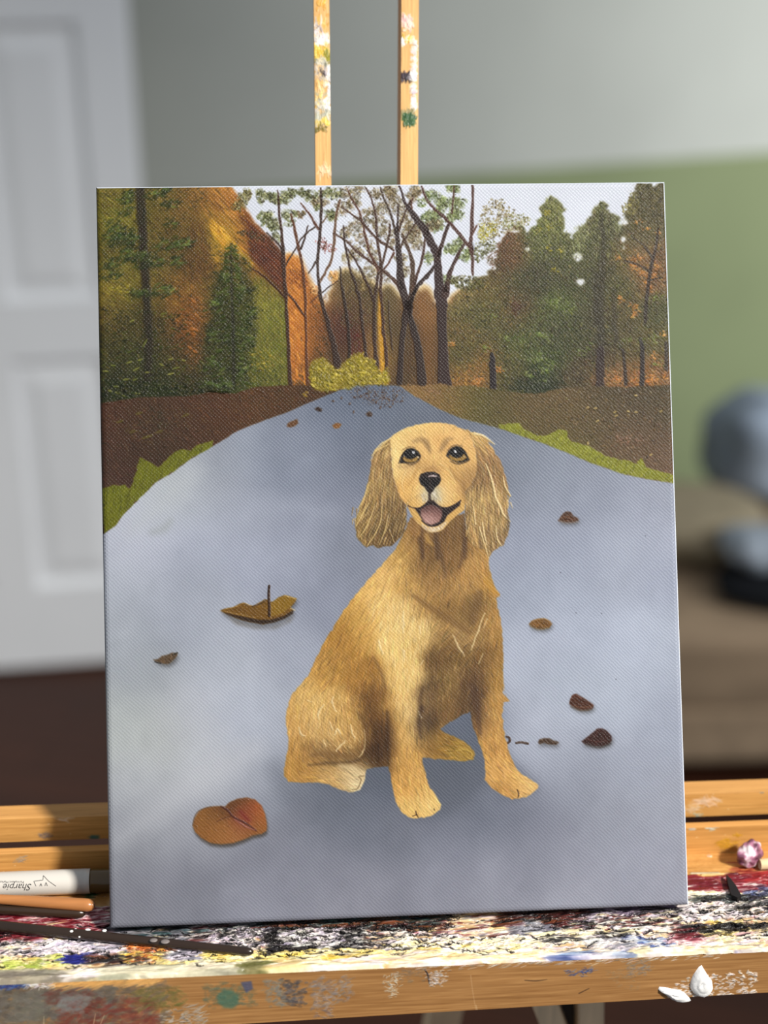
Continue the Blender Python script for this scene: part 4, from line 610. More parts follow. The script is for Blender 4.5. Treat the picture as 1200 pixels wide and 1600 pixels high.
# ------------------------------------------------------------------ mesh helpers
def link(name, me, mat, parent=None, smooth=False):
    o = D.objects.new(name, me); COL.objects.link(o)
    for m_ in (mat if isinstance(mat, (list, tuple)) else [mat]): me.materials.append(m_)
    if smooth: me.polygons.foreach_set('use_smooth', [True]*len(me.polygons))
    if parent is not None: o.parent = parent
    return o
def mesh(name, v, f, mat, parent=None, smooth=False, uv=None):
    me = D.meshes.new(name); me.from_pydata([tuple(map(float, p)) for p in v], [], [tuple(int(i) for i in q) for q in f]); me.validate()
    if uv is not None:
        lay = me.uv_layers.new(name='UVMap'); li = np.empty(len(me.loops), np.int32); me.loops.foreach_get('vertex_index', li)
        lay.data.foreach_set('uv', np.array(uv, np.float32)[li].ravel())
    me.update(); return link(name, me, mat, parent, smooth)
def from_bm(name, bm, mat, parent=None, smooth=False):
    bmesh.ops.recalc_face_normals(bm, faces=bm.faces)
    me = D.meshes.new(name); bm.to_mesh(me); bm.free(); return link(name, me, mat, parent, smooth)
def bm_box(bm, lo, hi, bev=0.0, seg=2, mtx=None):
    r = bmesh.ops.create_cube(bm, size=1.0); vs = r['verts']
    for v in vs: v.co = Vector([lo[i]+(v.co[i]+.5)*(hi[i]-lo[i]) for i in range(3)])
    if bev:
        es = list({e for v in vs for e in v.link_edges}); rb = bmesh.ops.bevel(bm, geom=es, offset=bev, segments=seg, affect='EDGES', profile=.5)
        vs = list({v for fc in rb['faces'] for v in fc.verts} | {v for v in vs if v.is_valid})
    if mtx is not None: bmesh.ops.transform(bm, matrix=mtx, verts=[v for v in vs if v.is_valid])
    return vs
def box(name, lo, hi, mat, parent=None, bev=.0008, seg=2):
    bm = bmesh.new(); bm_box(bm, lo, hi, bev, seg); return from_bm(name, bm, mat, parent)
def lathe(name, prof, p0, p1, mat, parent=None, n=24, smooth=True):
    """turned solid between two points; prof = (t along, radius)"""
    p0, p1 = Vector(p0), Vector(p1); ax = (p1-p0); L = ax.length; ax.normalize()
    u = ax.cross(Vector((0, 0, 1))); u.normalize(); v_ = ax.cross(u)
    v, f = [], []
    for t, r in prof:
        for i in range(n):
            a = 2*math.pi*i/n; v.append(p0+ax*(t*L)+(u*math.cos(a)+v_*math.sin(a))*r)
    k = len(prof)
    for j in range(k-1):
        for i in range(n): f.append((j*n+i, j*n+(i+1) % n, (j+1)*n+(i+1) % n, (j+1)*n+i))
    f.append(tuple(range(n))); f.append(tuple(range((k-1)*n, k*n))[::-1])
    return mesh(name, v, f, mat, parent, smooth)
def tag(o, label=None, cat=None, group=None, kind=None):
    for k_, v in (('label', label), ('category', cat), ('group', group), ('kind', kind)):
        if v: o[k_] = v
    return o
def empty(name, loc, label=None, cat=None, group=None, kind=None):
    o = D.objects.new(name, None); COL.objects.link(o); o.location = loc; o.empty_display_size = .05
    return tag(o, label, cat, group, kind)
def keep(o, parent):                                      # parent without moving
    o.parent = parent; o.matrix_parent_inverse = Matrix.Translation(-Vector(parent.location)); return o
def under(parent):                                        # everything built after this hangs at its built place
    return lambda o: keep(o, parent)
def tess(pts2):                                            # triangles of a simple polygon
    return tessellate_polygon([[Vector((x, y, 0)) for x, y in pts2]])

# ------------------------------------------------------------------ the room
DOORP = np.array([-.455, 2.375, 0]); DYAW = .055          # the door leaf's face: a point and its yaw
WALLP = np.array([-.3, 2.716, 0]); WDIR = np.array([1, .343, 0])/np.hypot(1, .343); WN = np.array([WDIR[1], -WDIR[0], 0])
grey = plain('grey_wall_paint', (172, 174, 166), .85, .02, 3.0, spec=.2); green = plain('olive_green_wall_paint', (122, 131, 97), .85, .03, 3.0, spec=.2)
white = plain('white_door_paint', (246, 248, 250), .5, .01, 4.0, spec=.3)
floor_m = NT('dark_brown_floor_boards')
def _floor(q):
    tc = q.n('ShaderNodeTexCoord'); mp = q.n('ShaderNodeMapping'); mp.inputs['Rotation'].default_value = (0, 0, .3); q.l(tc.outputs['Object'], mp.inputs[0])
    br = q.n('ShaderNodeTexBrick'); br.inputs['Scale'].default_value = 1.0; br.inputs['Brick Width'].default_value = 1.1; br.inputs['Row Height'].default_value = .09; br.inputs['Mortar Size'].default_value = .002
    br.inputs['Color1'].default_value = lin((72, 40, 27)); br.inputs['Color2'].default_value = lin((84, 47, 30)); br.inputs['Mortar'].default_value = lin((40, 24, 18))
    q.l(mp.outputs[0], br.inputs['Vector'])
    m2 = q.n('ShaderNodeMapping'); m2.inputs['Scale'].default_value = (2, 40, 1); q.l(mp.outputs[0], m2.inputs[0])
    nz = q.n('ShaderNodeTexNoise'); nz.inputs['Scale'].default_value = 2.0; nz.inputs['Detail'].default_value = 6; q.l(m2.outputs[0], nz.inputs['Vector'])
    mx = q.n('ShaderNodeMix', data_type='RGBA', blend_type='MULTIPLY'); mx.inputs[0].default_value = .6; q.l(br.outputs[0], mx.inputs[6]); q.l(nz.outputs[0], mx.inputs[7]); q.l(mx.outputs[2], q.b.inputs['Base Color'])
    q.b.inputs['Roughness'].default_value = .5; q.b.inputs['Specular IOR Level'].default_value = .25
_floor(floor_m)
tag(box('floor', (-2.2, -2.5, -.06), (3.6, 4.6, 0), floor_m.m, None, 0), kind='structure')
def wall_pt(s, z, d=0.0): return tuple(WALLP+WDIR*s-WN*d+np.array([0, 0, z]))     # s along the wall, d into it
wb = D.objects.new('wall_back', None); COL.objects.link(wb); tag(wb, kind='structure')
def slab(name, s0, s1, z0, z1, mat, d0=0.0, d1=.1):
    v = [wall_pt(s, z, d) for d in (d0, d1) for z in (z0, z1) for s in (s0, s1)]
    return mesh(name, v, [(0, 1, 3, 2), (4, 6, 7, 5), (0, 2, 6, 4), (1, 5, 7, 3), (0, 4, 5, 1), (2, 3, 7, 6)], mat, wb)
ZL = .95
tag(slab('upper_wall', -1.15, 2.9, ZL, 2.5, grey), 'pale grey upper wall'); tag(slab('lower_wall', -1.15, 2.9, 0.0, ZL, green), 'olive green lower wall')
tag(box('wall_left', (-1.38, .6, 0), (-1.28, 2.40, 2.5), grey, None, 0), kind='structure')
# door leaf, standing open beside the grey wall
dr = empty('door_1', tuple(DOORP), kind='structure'); dr.rotation_euler = (0, -.018, DYAW)
DN = np.array([-math.sin(DYAW), math.cos(DYAW), 0])
def dpx(px, py):                                           # door coordinates (x along the leaf, z) of a sight line
    p = hit(px, py, DN, DOORP)-DOORP; return p[0]*math.cos(DYAW)+p[1]*math.sin(DYAW), p[2]
z_top = dpx(100, 35)[1]; z_m1 = dpx(80, 470)[1]; z_m0 = dpx(80, 562)[1]; z_b = dpx(120, 915)[1]
xr = dpx(215, 100)[0]+.012; xl = xr-.68
panels_x = ((xr-.095-.185, xr-.095), (xr-.095-.185-.09-.185, xr-.095-.185-.09))
rows = ((.0+z_b, z_m0), (z_m1, z_top), (z_top+.10, z_top+.38))
DZ1 = z_top+.50
def dbox(name, x0, x1, z0, z1, y0, y1, bev=.002): return box(name, (x0, y0, z0), (x1, y1, z1), white, dr, bev)
dbox('leaf', xl, xr, .012, DZ1, .016, .034, .001)
dbox('stile', xr-.095, xr, .012, DZ1, 0, .016); dbox('stile', xl, xl+.095, .012, DZ1, 0, .016); dbox('stile', panels_x[1][1], panels_x[0][0], .012, DZ1, 0, .016)
zs = [.012]+[z for r_ in rows for z in r_]+[DZ1]
for i in range(0, len(zs), 2):
    for x0, x1 in panels_x: dbox('rail', x0, x1, zs[i], zs[i+1], 0, .016)
def panel(x0, x1, z0, z1):
    v, f = [], []
    for ins, y in ((0, -.001), (.010, .0135), (.022, .014), (.050, .004), (.056, .004)):
        v += [(x0+ins, y, z0+ins), (x1-ins, y, z0+ins), (x1-ins, y, z1-ins), (x0+ins, y, z1-ins)]
    for r_ in range(4):
        for i in range(4): f.append((r_*4+i, r_*4+(i+1) % 4, r_*4+4+(i+1) % 4, r_*4+4+i))
    f.append((16, 17, 18, 19)); return mesh('panel', v, f, white, dr)
for z0, z1 in rows:
    for x0, x1 in panels_x: panel(x0, x1, z0, z1)
# soft furnishings in the corner
taupe = plain('taupe_upholstery', (158, 136, 111), .95, .07, 14, .004, spec=.1); beige = plain('beige_cushion_cloth', (150, 138, 114), .95, .05, 20, .002, spec=.1)
bluegrey = plain('blue_grey_blanket', (146, 156, 168), .95, .12, 14, .004, spec=.1); black = plain('black_cloth', (30, 31, 34), .95, .1, 20, .002, spec=.1); ltgrey = plain('light_grey_cloth', (160, 168, 176), .95, .06, 18, .003, spec=.1); mustard = plain('mustard_cloth', (140, 122, 60), .95, .08, 20, .002, spec=.1)
def lump(name, loc, size, mat, parent=None, seed=0, amp=.16, n=3, power=2.6, rot=0.0):
    """a soft padded form: superellipsoid with folds"""
    rg = np.random.default_rng(seed); bm = bmesh.new(); bmesh.ops.create_icosphere(bm, subdivisions=5, radius=1.0)
    k = rg.normal(0, 2.6, (n*3, 3)); ph = rg.uniform(0, 6.3, n*3)
    for v in bm.verts:
        p = np.array(v.co); r = (np.abs(p)**power).sum()**(-1/power); q = p*r
        q *= 1+amp*sum(math.sin(a@p*1.6+b) for a, b in zip(k, ph))/len(ph)*1.6
        q = q*np.array(size)*.5; c, s = math.cos(rot), math.sin(rot)
        v.co = Vector((loc[0]+q[0]*c-q[1]*s, loc[1]+q[0]*s+q[1]*c, max(loc[2]+q[2], loc[2]-size[2]*.5)))
    return from_bm(name, bm, mat, parent, True)
bed = empty('daybed', (1.15, 2.2, 0), 'low taupe upholstered daybed on the dark wooden floor', 'daybed'); U = under(bed)
U(lump('mattress', (1.25, 2.18, .215), (1.50, .68, .20), taupe, None, 3, .03, 3, 7)); U(lump('base', (1.25, 2.18, .09), (1.50, .68, .13), taupe, None, 5, .02, 3, 9))
for x in (.62, 1.88):
    for y in (1.96, 2.44): U(box('leg', (x-.025, y-.025, 0), (x+.025, y+.025, .05), plain('dark_leg', (40, 30, 26), .6) if 'dark_leg' not in D.materials else D.materials['dark_leg'], None, .003))
at = lambda px, py, y: hit(px, py, (0, 1, 0), (0, y, 0))
def resting(px, y, z): p = at(px, 800, y); return (p[0], y, z)
tag(lump('cushion', resting(1078, 2.20, .380), (.30, .24, .125), beige, None, 8, .06, 3, 3.0, -.25), 'beige cushion lying at the left end of the taupe daybed', 'cushion')
tag(lump('blanket', resting(1196, 2.47, .443), (.30, .26, .25), bluegrey, None, 12, .22, 5, 2.4, .2), 'crumpled blue grey blanket heaped behind the beige cushion', 'blanket')
tag(lump('jacket', resting(1226, 1.97, .343), (.22, .18, .05), black, None, 17, .12, 5, 2.6, -.25), 'black jacket dropped along the front of the taupe daybed', 'clothing')
tag(lump('shirt', resting(1190, 2.01, .406), (.13, .13, .07), ltgrey, None, 21, .14, 4, 2.6, .2), 'light grey shirt bundled on top of the black jacket', 'clothing')
# ------------------------------------------------------------------ the easel
ZT, YF, YJ = 1.0925, -.0258, .0528                         # shelf top, its front edge, its back
NRM = np.array([0, -.9113365, .4115992]); UPV = np.array([0.00512881, .4115992, .9113365]); UPV[0] = 0.0; RT = np.array([1., 0, 0])
WOODC = [(196,142,78), (182,128,66), (208,156,90), (172,118,60)]
def wood_film(W, H, quad, seed, base=(190,136,72), across=False):
    f = Film(W, H, quad, seed); f.c[:] = base
    g = f.noise(90, 3) if not across else f.noise(3, 90)
    f.c += g[..., None]*np.array((9, 8, 6), np.float32); f.c += (f.noise(30, 2) if not across else f.noise(2, 30))[..., None]*np.array((5, 5, 4), np.float32)
    m_ = np.ones((H, W), np.float32)
    f.scatter(m_, int(W*H/900), 9/max(f.k, .5), 1.2/max(f.k, .5), math.pi/2 if across else 0.0, [(142,96,48), (150,102,54), (128,84,42)], .45, -.1, .06, True, .04)
    return f
def sheet(name, P, nx, ny, film, mat, parent, disp=0.0, n=None, edge=None, smooth=True):
    """grid over the quad P (TL, TR, BR, BL) with the film's UV; disp lifts it by the film's thickness"""
    P = [np.array(p, float) for p in P]; u = np.linspace(0, 1, nx+1); v = np.linspace(0, 1, ny+1)
    uu, vv = np.meshgrid(u, v)
    g = (P[0]*(1-uu[..., None])*(1-vv[..., None])+P[1]*uu[..., None]*(1-vv[..., None])+P[2]*uu[..., None]*vv[..., None]+P[3]*(1-uu[..., None])*vv[..., None])
    if disp:
        hh = film.h[np.clip((vv*film.H).astype(int), 0, film.H-1), np.clip((uu*film.W).astype(int), 0, film.W-1)]
        g = g+np.array(n)*(hh*disp)[..., None]
    if edge: g = edge(g, uu, vv)
    i = np.arange(ny)[:, None]*(nx+1)+np.arange(nx); i = i.ravel()
    f = np.c_[i, i+nx+1, i+nx+2, i+1]
    return mesh(name, g.reshape(-1, 3), f, mat, parent, smooth, np.c_[uu.ravel(), 1-vv.ravel()])
wood = plain('beech_wood', (190, 136, 74), .5, .1, 6.0, .0002, .35, (2, 40, 40), (206, 154, 90)); wood_v = plain('beech_wood_upright', (186, 134, 74), .5, .1, 6.0, .0002, .35, (40, 40, 2), (206, 154, 90))
dark_metal = plain('dark_bracket_metal', (30, 28, 28), .5, .1, 40, spec=.5)
easel = empty('easel', (0, .05, 0), 'paint-spattered beech wood easel holding the stretched canvas', 'easel'); UE = under(easel)

def front_y(x): return 1532-44*x/1200.0                    # the shelf's front edge as measured
# --- shelf top, caked with dried paint
XL, XR = -.29, .29
TOPP = [(XL, YJ, ZT), (XR, YJ, ZT), (XR, YF, ZT), (XL, YF, ZT)]
shelf = UE(box('tray_shelf', (-.40, -.012, ZT-.014), (.40, YJ, ZT-.0004), wood, None, .001))
lip = UE(box('front_lip', (-.40, YF+.0006, ZT-.0285), (.40, -.0122, ZT-.0006), wood, None, .0015))
def bm_taper(o):
    for v in o.data.vertices:
        if v.co.z < ZT-.02: v.co.z += .018*(v.co.x-.0)*1.0
bm_taper(lip)
tf = wood_film(2600, 360, [proj(p) for p in TOPP], 11, (200,146,80))
rg = tf.rng
def P_(x, v): return (x, front_y(x)-v)                     # v = how far above the front edge in the frame
def band(x0, x1, v0, v1, rag=3): return [P_(x, v0+rg.normal(0, rag)) for x in np.linspace(x0, x1, 14)]+[P_(x, v1+rg.normal(0, rag)) for x in np.linspace(x1, x0, 14)]
def crust(pts, n, L, w, cols, al=.9, h=1.0, var=.06, soft=3, asd=.12, clip=False):
    m_ = tf.full(*tf.poly(pts, soft)); tf.scatter(m_, int(n*.75), L*1.35, w*1.25, 0.0, cols, al, h, var, clip, asd); tf.scatter(m_, n//5, L*2.4, w*1.5, 0.0, cols, al, h, var, clip, asd*.6)
W_ = [(236,228,214), (228,216,208), (244,240,228), (222,206,214)]; CR = [(238,222,170), (244,232,196), (228,206,140)]; YE = [(234,204,98), (226,190,76), (242,222,140)]; BK = [(26,24,24), (40,36,36), (18,16,18)]
LI = [(214,196,212), (198,184,204), (226,214,224)]; RD = [(108,20,32), (92,14,26), (128,30,40)]; GY = [(126,124,132), (104,104,112), (150,146,152)]; BL = [(52,72,130), (40,52,110), (92,120,166)]; PK = [(216,150,156), (226,178,178)]; MR = [(78,24,24), (96,34,28)]; RU = [(116,64,36), (96,48,26)]; TE = [(30,60,62), (46,84,86)]
def fleck(x0, x1, v0, v1, n):                               # dark cracks and drips between the crusts
    for _ in range(n):
        x, v_ = rg.uniform(x0, x1), rg.uniform(v0, v1); L = rg.uniform(8, 34); a = rg.normal(0, 2)
        tf.stroke([P_(x, v_), P_(x+L*.5, v_+a+rg.normal(0, 1.2)), P_(x+L, v_+a*1.5)], [.6, rg.uniform(1.2, 3), .6], BK[rg.integers(3)], .85, .6, -.6, .6)
m_all = tf.full(*tf.poly(band(-200, 1500, -4, 118, 2), 3)); tf.lay((slice(None), slice(None)), m_all*.55, (206,192,168))
crust(band(-200,1500,0,112), 2600, 16, 5, W_+CR+LI+[(206,170,110)], .8, 1.0)
crust(band(-200,1500,30,110), 1500, 14, 3, BK+GY+RD+MR, .75, .7)
# the left stretch
crust(band(-150,172,60,112), 500, 22, 5, RD, .9, .8); crust(band(-150,172,56,106), 150, 14, 2.4, W_+PK, .9, 1.4)
crust(band(-150,160,26,60), 380, 12, 4, W_+LI, .9, 1.4); crust(band(-150,200,24,62), 260, 7, 2.2, BK, .85, .6); crust(band(-150,120,12,34), 230, 14, 3.5, YE+CR+[(176,190,80)], .9, 1.2); crust(band(0,70,10,24), 70, 12, 3, [(150,170,60),(190,196,96)], .8, .8)
crust(band(60,140,34,56), 160, 12, 4, LI+W_, .9, 1.3); crust(band(140,330,30,44), 330, 12, 4, W_+LI, .9, 1.4); crust(band(120,330,44,54), 140, 14, 4, GY+LI, .8, .8)
crust(band(104,140,22,32,1), 60, 16, 4, [(30,34,120),(40,48,140),(22,24,86)], .95, .9); crust(band(140,230,18,34), 130, 14, 3, BK+RU, .9, .7); crust(band(200,262,20,50), 130, 9, 4, [(206,104,40),(180,84,36),(224,140,70)], .85, 1.2); crust(band(190,260,14,34), 80, 10, 3, BK+YE, .8, .9)
crust(band(262,330,18,36), 110, 16, 4, GY+LI, .9, 1.1); crust(band(320,440,12,28), 260, 12, 3.4, YE+CR, .9, 1.3); crust(band(230,320,8,18), 70, 16, 3, YE+CR, .9, 1.)
# dark paint close under the canvas, its contact shade put into the colours
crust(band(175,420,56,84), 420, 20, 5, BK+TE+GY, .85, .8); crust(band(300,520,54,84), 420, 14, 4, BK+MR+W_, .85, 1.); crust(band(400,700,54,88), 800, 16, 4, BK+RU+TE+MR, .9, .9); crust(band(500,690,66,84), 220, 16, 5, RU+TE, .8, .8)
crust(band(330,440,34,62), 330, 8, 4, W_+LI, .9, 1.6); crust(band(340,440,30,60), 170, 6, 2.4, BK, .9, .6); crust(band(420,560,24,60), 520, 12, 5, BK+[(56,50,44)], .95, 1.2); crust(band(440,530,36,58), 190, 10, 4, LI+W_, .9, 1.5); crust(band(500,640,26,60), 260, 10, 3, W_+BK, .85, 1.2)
crust(band(420,600,14,24), 220, 18, 3.4, YE+CR, .9, 1.2); crust(band(440,560,9,15), 60, 18, 3, [(206,170,60)], .9, .8); crust(band(600,820,18,40), 500, 12, 4, W_+CR, .9, 1.4); crust(band(640,840,10,22), 260, 16, 3.4, CR+YE+W_, .9, 1.2)
crust(band(800,930,40,62), 260, 12, 5, GY, .85, 1.3); crust(band(780,930,58,84), 360, 18, 4, MR+RU+BK, .9, .9); crust(band(920,1080,62,82), 330, 16, 4, [(112,96,118),(90,76,96),(140,124,140)]+BK, .85, .9); crust(band(900,1080,40,64), 420, 12, 4, W_+LI+CR, .9, 1.4); crust(band(860,1060,44,62), 200, 10, 2.6, BK+MR, .85, .7)
crust(band(830,1000,24,40), 330, 14, 4, W_+CR, .9, 1.3); crust(band(850,1000,26,36), 60, 14, 2.6, BK, .85, .6); crust(band(975,1050,10,28), 170, 12, 4, BL+W_, .85, 1.1); crust(band(920,990,12,28), 120, 12, 4, W_+GY, .9, 1.1); crust(band(1045,1125,10,34), 190, 12, 4.4, PK+W_, .85, 1.1)
crust(band(1060,1105,24,44), 110, 14, 4, MR+RD, .9, 1.); crust(band(1100,1200,28,46), 190, 12, 4.4, YE+CR, .9, 1.3); crust(band(1065,1200,32,44), 90, 18, 4, BK, .95, 1.1); crust(band(1120,1400,10,30), 400, 12, 4, W_+CR+PK, .9, 1.3)
# the right stretch behind the lit corner of the canvas
crust(band(1070,1500,52,88), 1100, 11, 4, W_+[(232,214,222),(240,226,226)], .92, 1.5); crust(band(1075,1200,84,100), 260, 14, 4, CR+W_, .9, 1.2); crust(band(1075,1500,100,124), 620, 24, 5, RD, .95, .8); crust(band(1170,1500,106,122), 120, 16, 5, [(170,44,42),(150,34,36)], .85, .8); crust(band(1130,1500,92,106), 110, 14, 3, W_+PK, .85, 1.2)
crust(band(1085,1190,80,88,1), 110, 15, 3.4, [(40,48,46),(58,70,66)]+BK, .9, .9); crust(band(1150,1230,60,80), 50, 12, 5, BK, .95, .8); crust(band(1170,1230,86,100), 50, 12, 5, [(40,40,60),(70,80,120)], .9, .8)
for _ in range(34): x = rg.uniform(1080, 1260); q = tf.m([P_(x, rg.uniform(30, 86))])[0]; tf.dab(*q, rg.normal(.2, .3), tf.k*rg.uniform(8, 22), tf.k*1.6, np.array((60,50,44.)), .8, -.5)
tf.stroke([P_(1096,124),P_(1200,126)], 2.5, (238,214,140), .8, 1, .5); crust(band(1148,1230,126,140), 60, 20, 4, [(150,50,40),(120,34,34)], .7, .4)
tf.stroke([P_(1080,127),P_(1122,126)], [5,5], (196,200,180), .8, 1.5, .3)
for x, y in ((1103,1325),(1108,1338)): q = tf.m([(x, y)])[0]; tf.dab(*q, .3, tf.k*9, tf.k*9, np.array((242,226,206.)), .85, .5)
# bare wood behind the brushes at the left, with a green smear
tf.fill(band(-200,168,112,150,1), (176,122,62), 2, .75); crust([(128,1384),(162,1384),(160,1402),(134,1404)], 40, 10, 4, [(44,78,40),(60,96,50),(30,52,30)], .85, .6)
for _ in range(40): x = rg.uniform(-40, 165); q = tf.m([P_(x, rg.uniform(112, 140))])[0]; tf.dab(*q, 0, tf.k*rg.uniform(3, 26), tf.k*1.4, np.array([(224,196,160),(90,54,30)][rg.integers(2)], float), .8, .4)
crust([(128,1424),(170,1418),(170,1450),(120,1440)], 90, 16, 3, PK+W_+RD, .9, 1.2)
# front rim
crust(band(-200,170,-3,12,1), 360, 24, 6, [(146,138,120),(166,156,130),(120,110,96)], .85, .5); crust(band(110,220,0,12,1), 120, 20, 4, W_+CR, .8, .8); crust(band(170,420,-2,12,1), 330, 26, 6, [(210,200,170),(176,168,140),(150,146,124),(226,216,186)], .85, .6); crust(band(380,470,-2,12,1), 90, 20, 5, [(96,94,50),(120,112,70)], .8, .5); crust(band(440,640,-2,11,1), 260, 24, 5, CR+W_+[(222,178,110)], .85, .7); crust(band(600,1000,-2,10,1), 360, 22, 4, CR+W_+[(222,178,110),(206,156,90)], .8, .8); crust(band(860,1200,-2,8,1), 240, 22, 3.5, GY+W_+BL, .7, .6); crust(band(1000,1500,-2,10,1), 240, 18, 4, W_+CR+[(206,156,90)], .85, .9)
fleck(-100, 1080, 14, 84, 330); fleck(1070, 1300, 20, 92, 130); fleck(400, 700, 24, 80, 160)
tf.c += tf.noise(5, 3)[..., None]*5
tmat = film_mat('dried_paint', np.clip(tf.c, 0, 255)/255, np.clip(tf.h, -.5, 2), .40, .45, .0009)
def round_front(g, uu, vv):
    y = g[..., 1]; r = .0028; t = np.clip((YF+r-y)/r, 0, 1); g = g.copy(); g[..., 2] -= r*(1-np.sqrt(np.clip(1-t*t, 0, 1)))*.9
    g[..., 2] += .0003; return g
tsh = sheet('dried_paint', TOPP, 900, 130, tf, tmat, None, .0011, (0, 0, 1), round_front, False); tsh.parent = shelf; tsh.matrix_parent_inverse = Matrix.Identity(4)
tag(tsh, 'crusty dried oil paint in many colours', kind='stuff')
# --- front face of the lip
LIPP = [(XL, YF-.0001, ZT-.0015), (XR, YF-.0001, ZT-.0015), (XR, YF-.0001, ZT-.0285+.018*XR), (XL, YF-.0001, ZT-.0285+.018*XL)]
lf_ = wood_film(2400, 130, [proj(p) for p in LIPP], 23, (156,112,66)); rg = lf_.rng
def smear(pts, n, L, w, cols, al=.5, h=.4, asd=.5, soft=6): lf_.scatter(lf_.full(*lf_.poly(pts, soft)), n, L, w, -.3, cols, al, h, .06, False, asd)
def lb(x0, x1, v0, v1): return [P_(x0,-v0),P_(x1,-v0),P_(x1,-v1),P_(x0,-v1)]
smear(lb(-200,430,10,90), 1500, 34, 13, [(104,92,78),(116,104,88),(90,80,70),(122,108,90)], .5); smear(lb(40,340,14,60), 700, 30, 12, [(98,92,84),(114,106,96),(84,76,66)], .5)
smear(lb(240,420,34,80), 260, 30, 12, [(116,58,46),(128,70,56),(104,50,42)], .5); smear(lb(215,300,18,40), 110, 26, 8, [(110,66,58),(98,60,52)], .4); smear(lb(-200,60,20,80), 200, 20, 10, [(88,74,60),(60,50,42),(120,110,96)], .5)
smear(lb(70,115,44,66), 80, 16, 8, [(140,142,150),(120,122,130)], .5); smear(lb(150,210,20,60), 120, 26, 14, [(110,104,92)], .5); smear(lb(238,290,26,50), 60, 24, 14, [(120,118,114)], .5)
smear(lb(0,130,4,9), 60, 26, 4, [(206,150,86)], .7); smear(lb(110,180,2,9), 90, 16, 4, BL, .8); smear(lb(180,236,4,10), 60, 14, 3, W_, .9, 1.); smear(lb(232,420,3,12), 160, 34, 5, [(212,156,88),(222,168,98)], .7, .1, .1)  # pale wood strips put the lip's rounded-edge highlight into the colour
smear(lb(380,460,16,50), 160, 22, 9, [(92,92,48),(112,106,58),(120,98,60)], .45); smear(lb(500,580,18,50), 130, 18, 10, [(100,96,70),(84,100,84)], .4)
lf_.fill([(520,1546),(532,1538),(546,1538),(556,1546),(555,1558),(544,1566),(530,1564),(521,1556)], (70,102,84), 2, .8); lf_.fill([(560,1526),(578,1524),(580,1536),(568,1542)], (70,76,104), 1.5, .8)
smear([(464,1562),(500,1558),(496,1600),(462,1600)], 90, 18, 4, [(176,170,160),(150,146,140)], .6, .6, .3); smear([(420,1570),(460,1566),(470,1600),(410,1600)], 60, 14, 6, [(190,186,178),(120,110,100)], .6, .6)
smear([(622,1524),(664,1522),(662,1562),(628,1560)], 130, 16, 8, [(82,78,80),(60,58,62),(104,98,96)], .6); smear([(600,1524),(625,1522),(630,1560),(604,1560)], 80, 16, 8, [(116,120,116),(130,124,112)], .5); smear([(672,1522),(736,1518),(734,1552),(676,1566)], 150, 16, 8, [(132,124,122),(150,142,140),(114,104,102)], .5); smear([(676,1550),(700,1548),(706,1580),(682,1584)], 50, 12, 7, [(150,132,120),(122,100,90)], .6, .6)
smear([(788,1516),(812,1512),(806,1536),(796,1552)], 90, 10, 4, [(206,200,186),(190,180,160)], .6, .8, .8); lf_.stroke([(848,1507),(852,1514),(854,1528)], [3,4,3], (40,38,44), .9, .7, .4); smear([(850,1512),(880,1508),(878,1526),(856,1534)], 90, 9, 5, [(214,206,200),(180,172,170)], .7, .9, .8)
smear([(800,1506),(850,1504),(846,1524),(810,1526)], 60, 14, 5, [(130,112,92)], .5); lf_.stroke([(914,1515),(916,1540),(920,1570)], [1.5,1.2,1.2], (206,170,130), .6, .8); lf_.stroke([(990,1523),(1005,1524),(1020,1522)], [3,4,2], (76,54,36), .85, 1)
smear([(1045,1510),(1085,1504),(1082,1514),(1050,1516)], 60, 12, 4, BL, .6); smear([(1130,1494),(1160,1490),(1158,1510),(1140,1520),(1126,1512)], 90, 12, 6, [(120,112,106),(140,132,124)], .5); smear([(1100,1505),(1140,1500),(1140,1540),(1115,1540)], 60, 14, 6, [(140,120,94)], .35)
smear([(1172,1548),(1200,1518),(1290,1510),(1290,1556),(1176,1558)], 200, 12, 7, [(226,220,220),(210,204,204),(238,234,232)], .8, 1.2, .8); smear(lb(840,1250,0,4), 160, 18, 3, W_+[(150,150,150)], .7, .8, .1)
lf_.stroke([(1063,1543),(1076,1536)], [4,3], (70,48,32), .8, 1)
for x0, x1, y0 in ((306,300,1575),(322,310,1577),(210,208,1580),(920,924,1560)): lf_.stroke([(x0, y0), (x1, y0+22)], [1.6,2.4], (206,180,140), .6, .8)
lmat = film_mat('lip_wood_and_paint', np.clip(lf_.c, 0, 255)/255, np.clip(lf_.h, -.5, 2), .42, .4, .0004)
lsh = sheet('painted_wood_face', LIPP, 160, 6, lf_, lmat, lip, 0, None, None); lsh['label'] = 'smeared and stained front face of the lip'
# white paint blobs dried on the lip
def blob_on_lip(name, pts, hgt, mat, parent):
    c = np.mean([hit(x, y, (0, 1, 0), (0, YF, 0)) for x, y in pts], 0); v, f = [], []; n = len(pts); K = 6
    for k in range(K):
        s_ = 1-k/K; y = YF-.0001-hgt*math.sqrt(max(0, 1-s_*s_))*(1+.15*math.sin(k*2.1))
        for x, yy in pts:
            p = hit(x, yy, (0, 1, 0), (0, YF, 0)); q = c+(p-c)*s_; v.append((q[0]+.0003*math.sin(yy*.7+k), y, q[2]+.0002*math.sin(x*.9)))
    for k in range(K-1):
        for i in range(n): f.append((k*n+i, k*n+(i+1) % n, (k+1)*n+(i+1) % n, (k+1)*n+i))
    f.append(tuple((K-1)*n+i for i in range(n)))
    return mesh(name, v, f, mat, parent, True)
whitep = plain('thick_white_paint', (240, 238, 234), .35, .02, 300, .0004, .5)
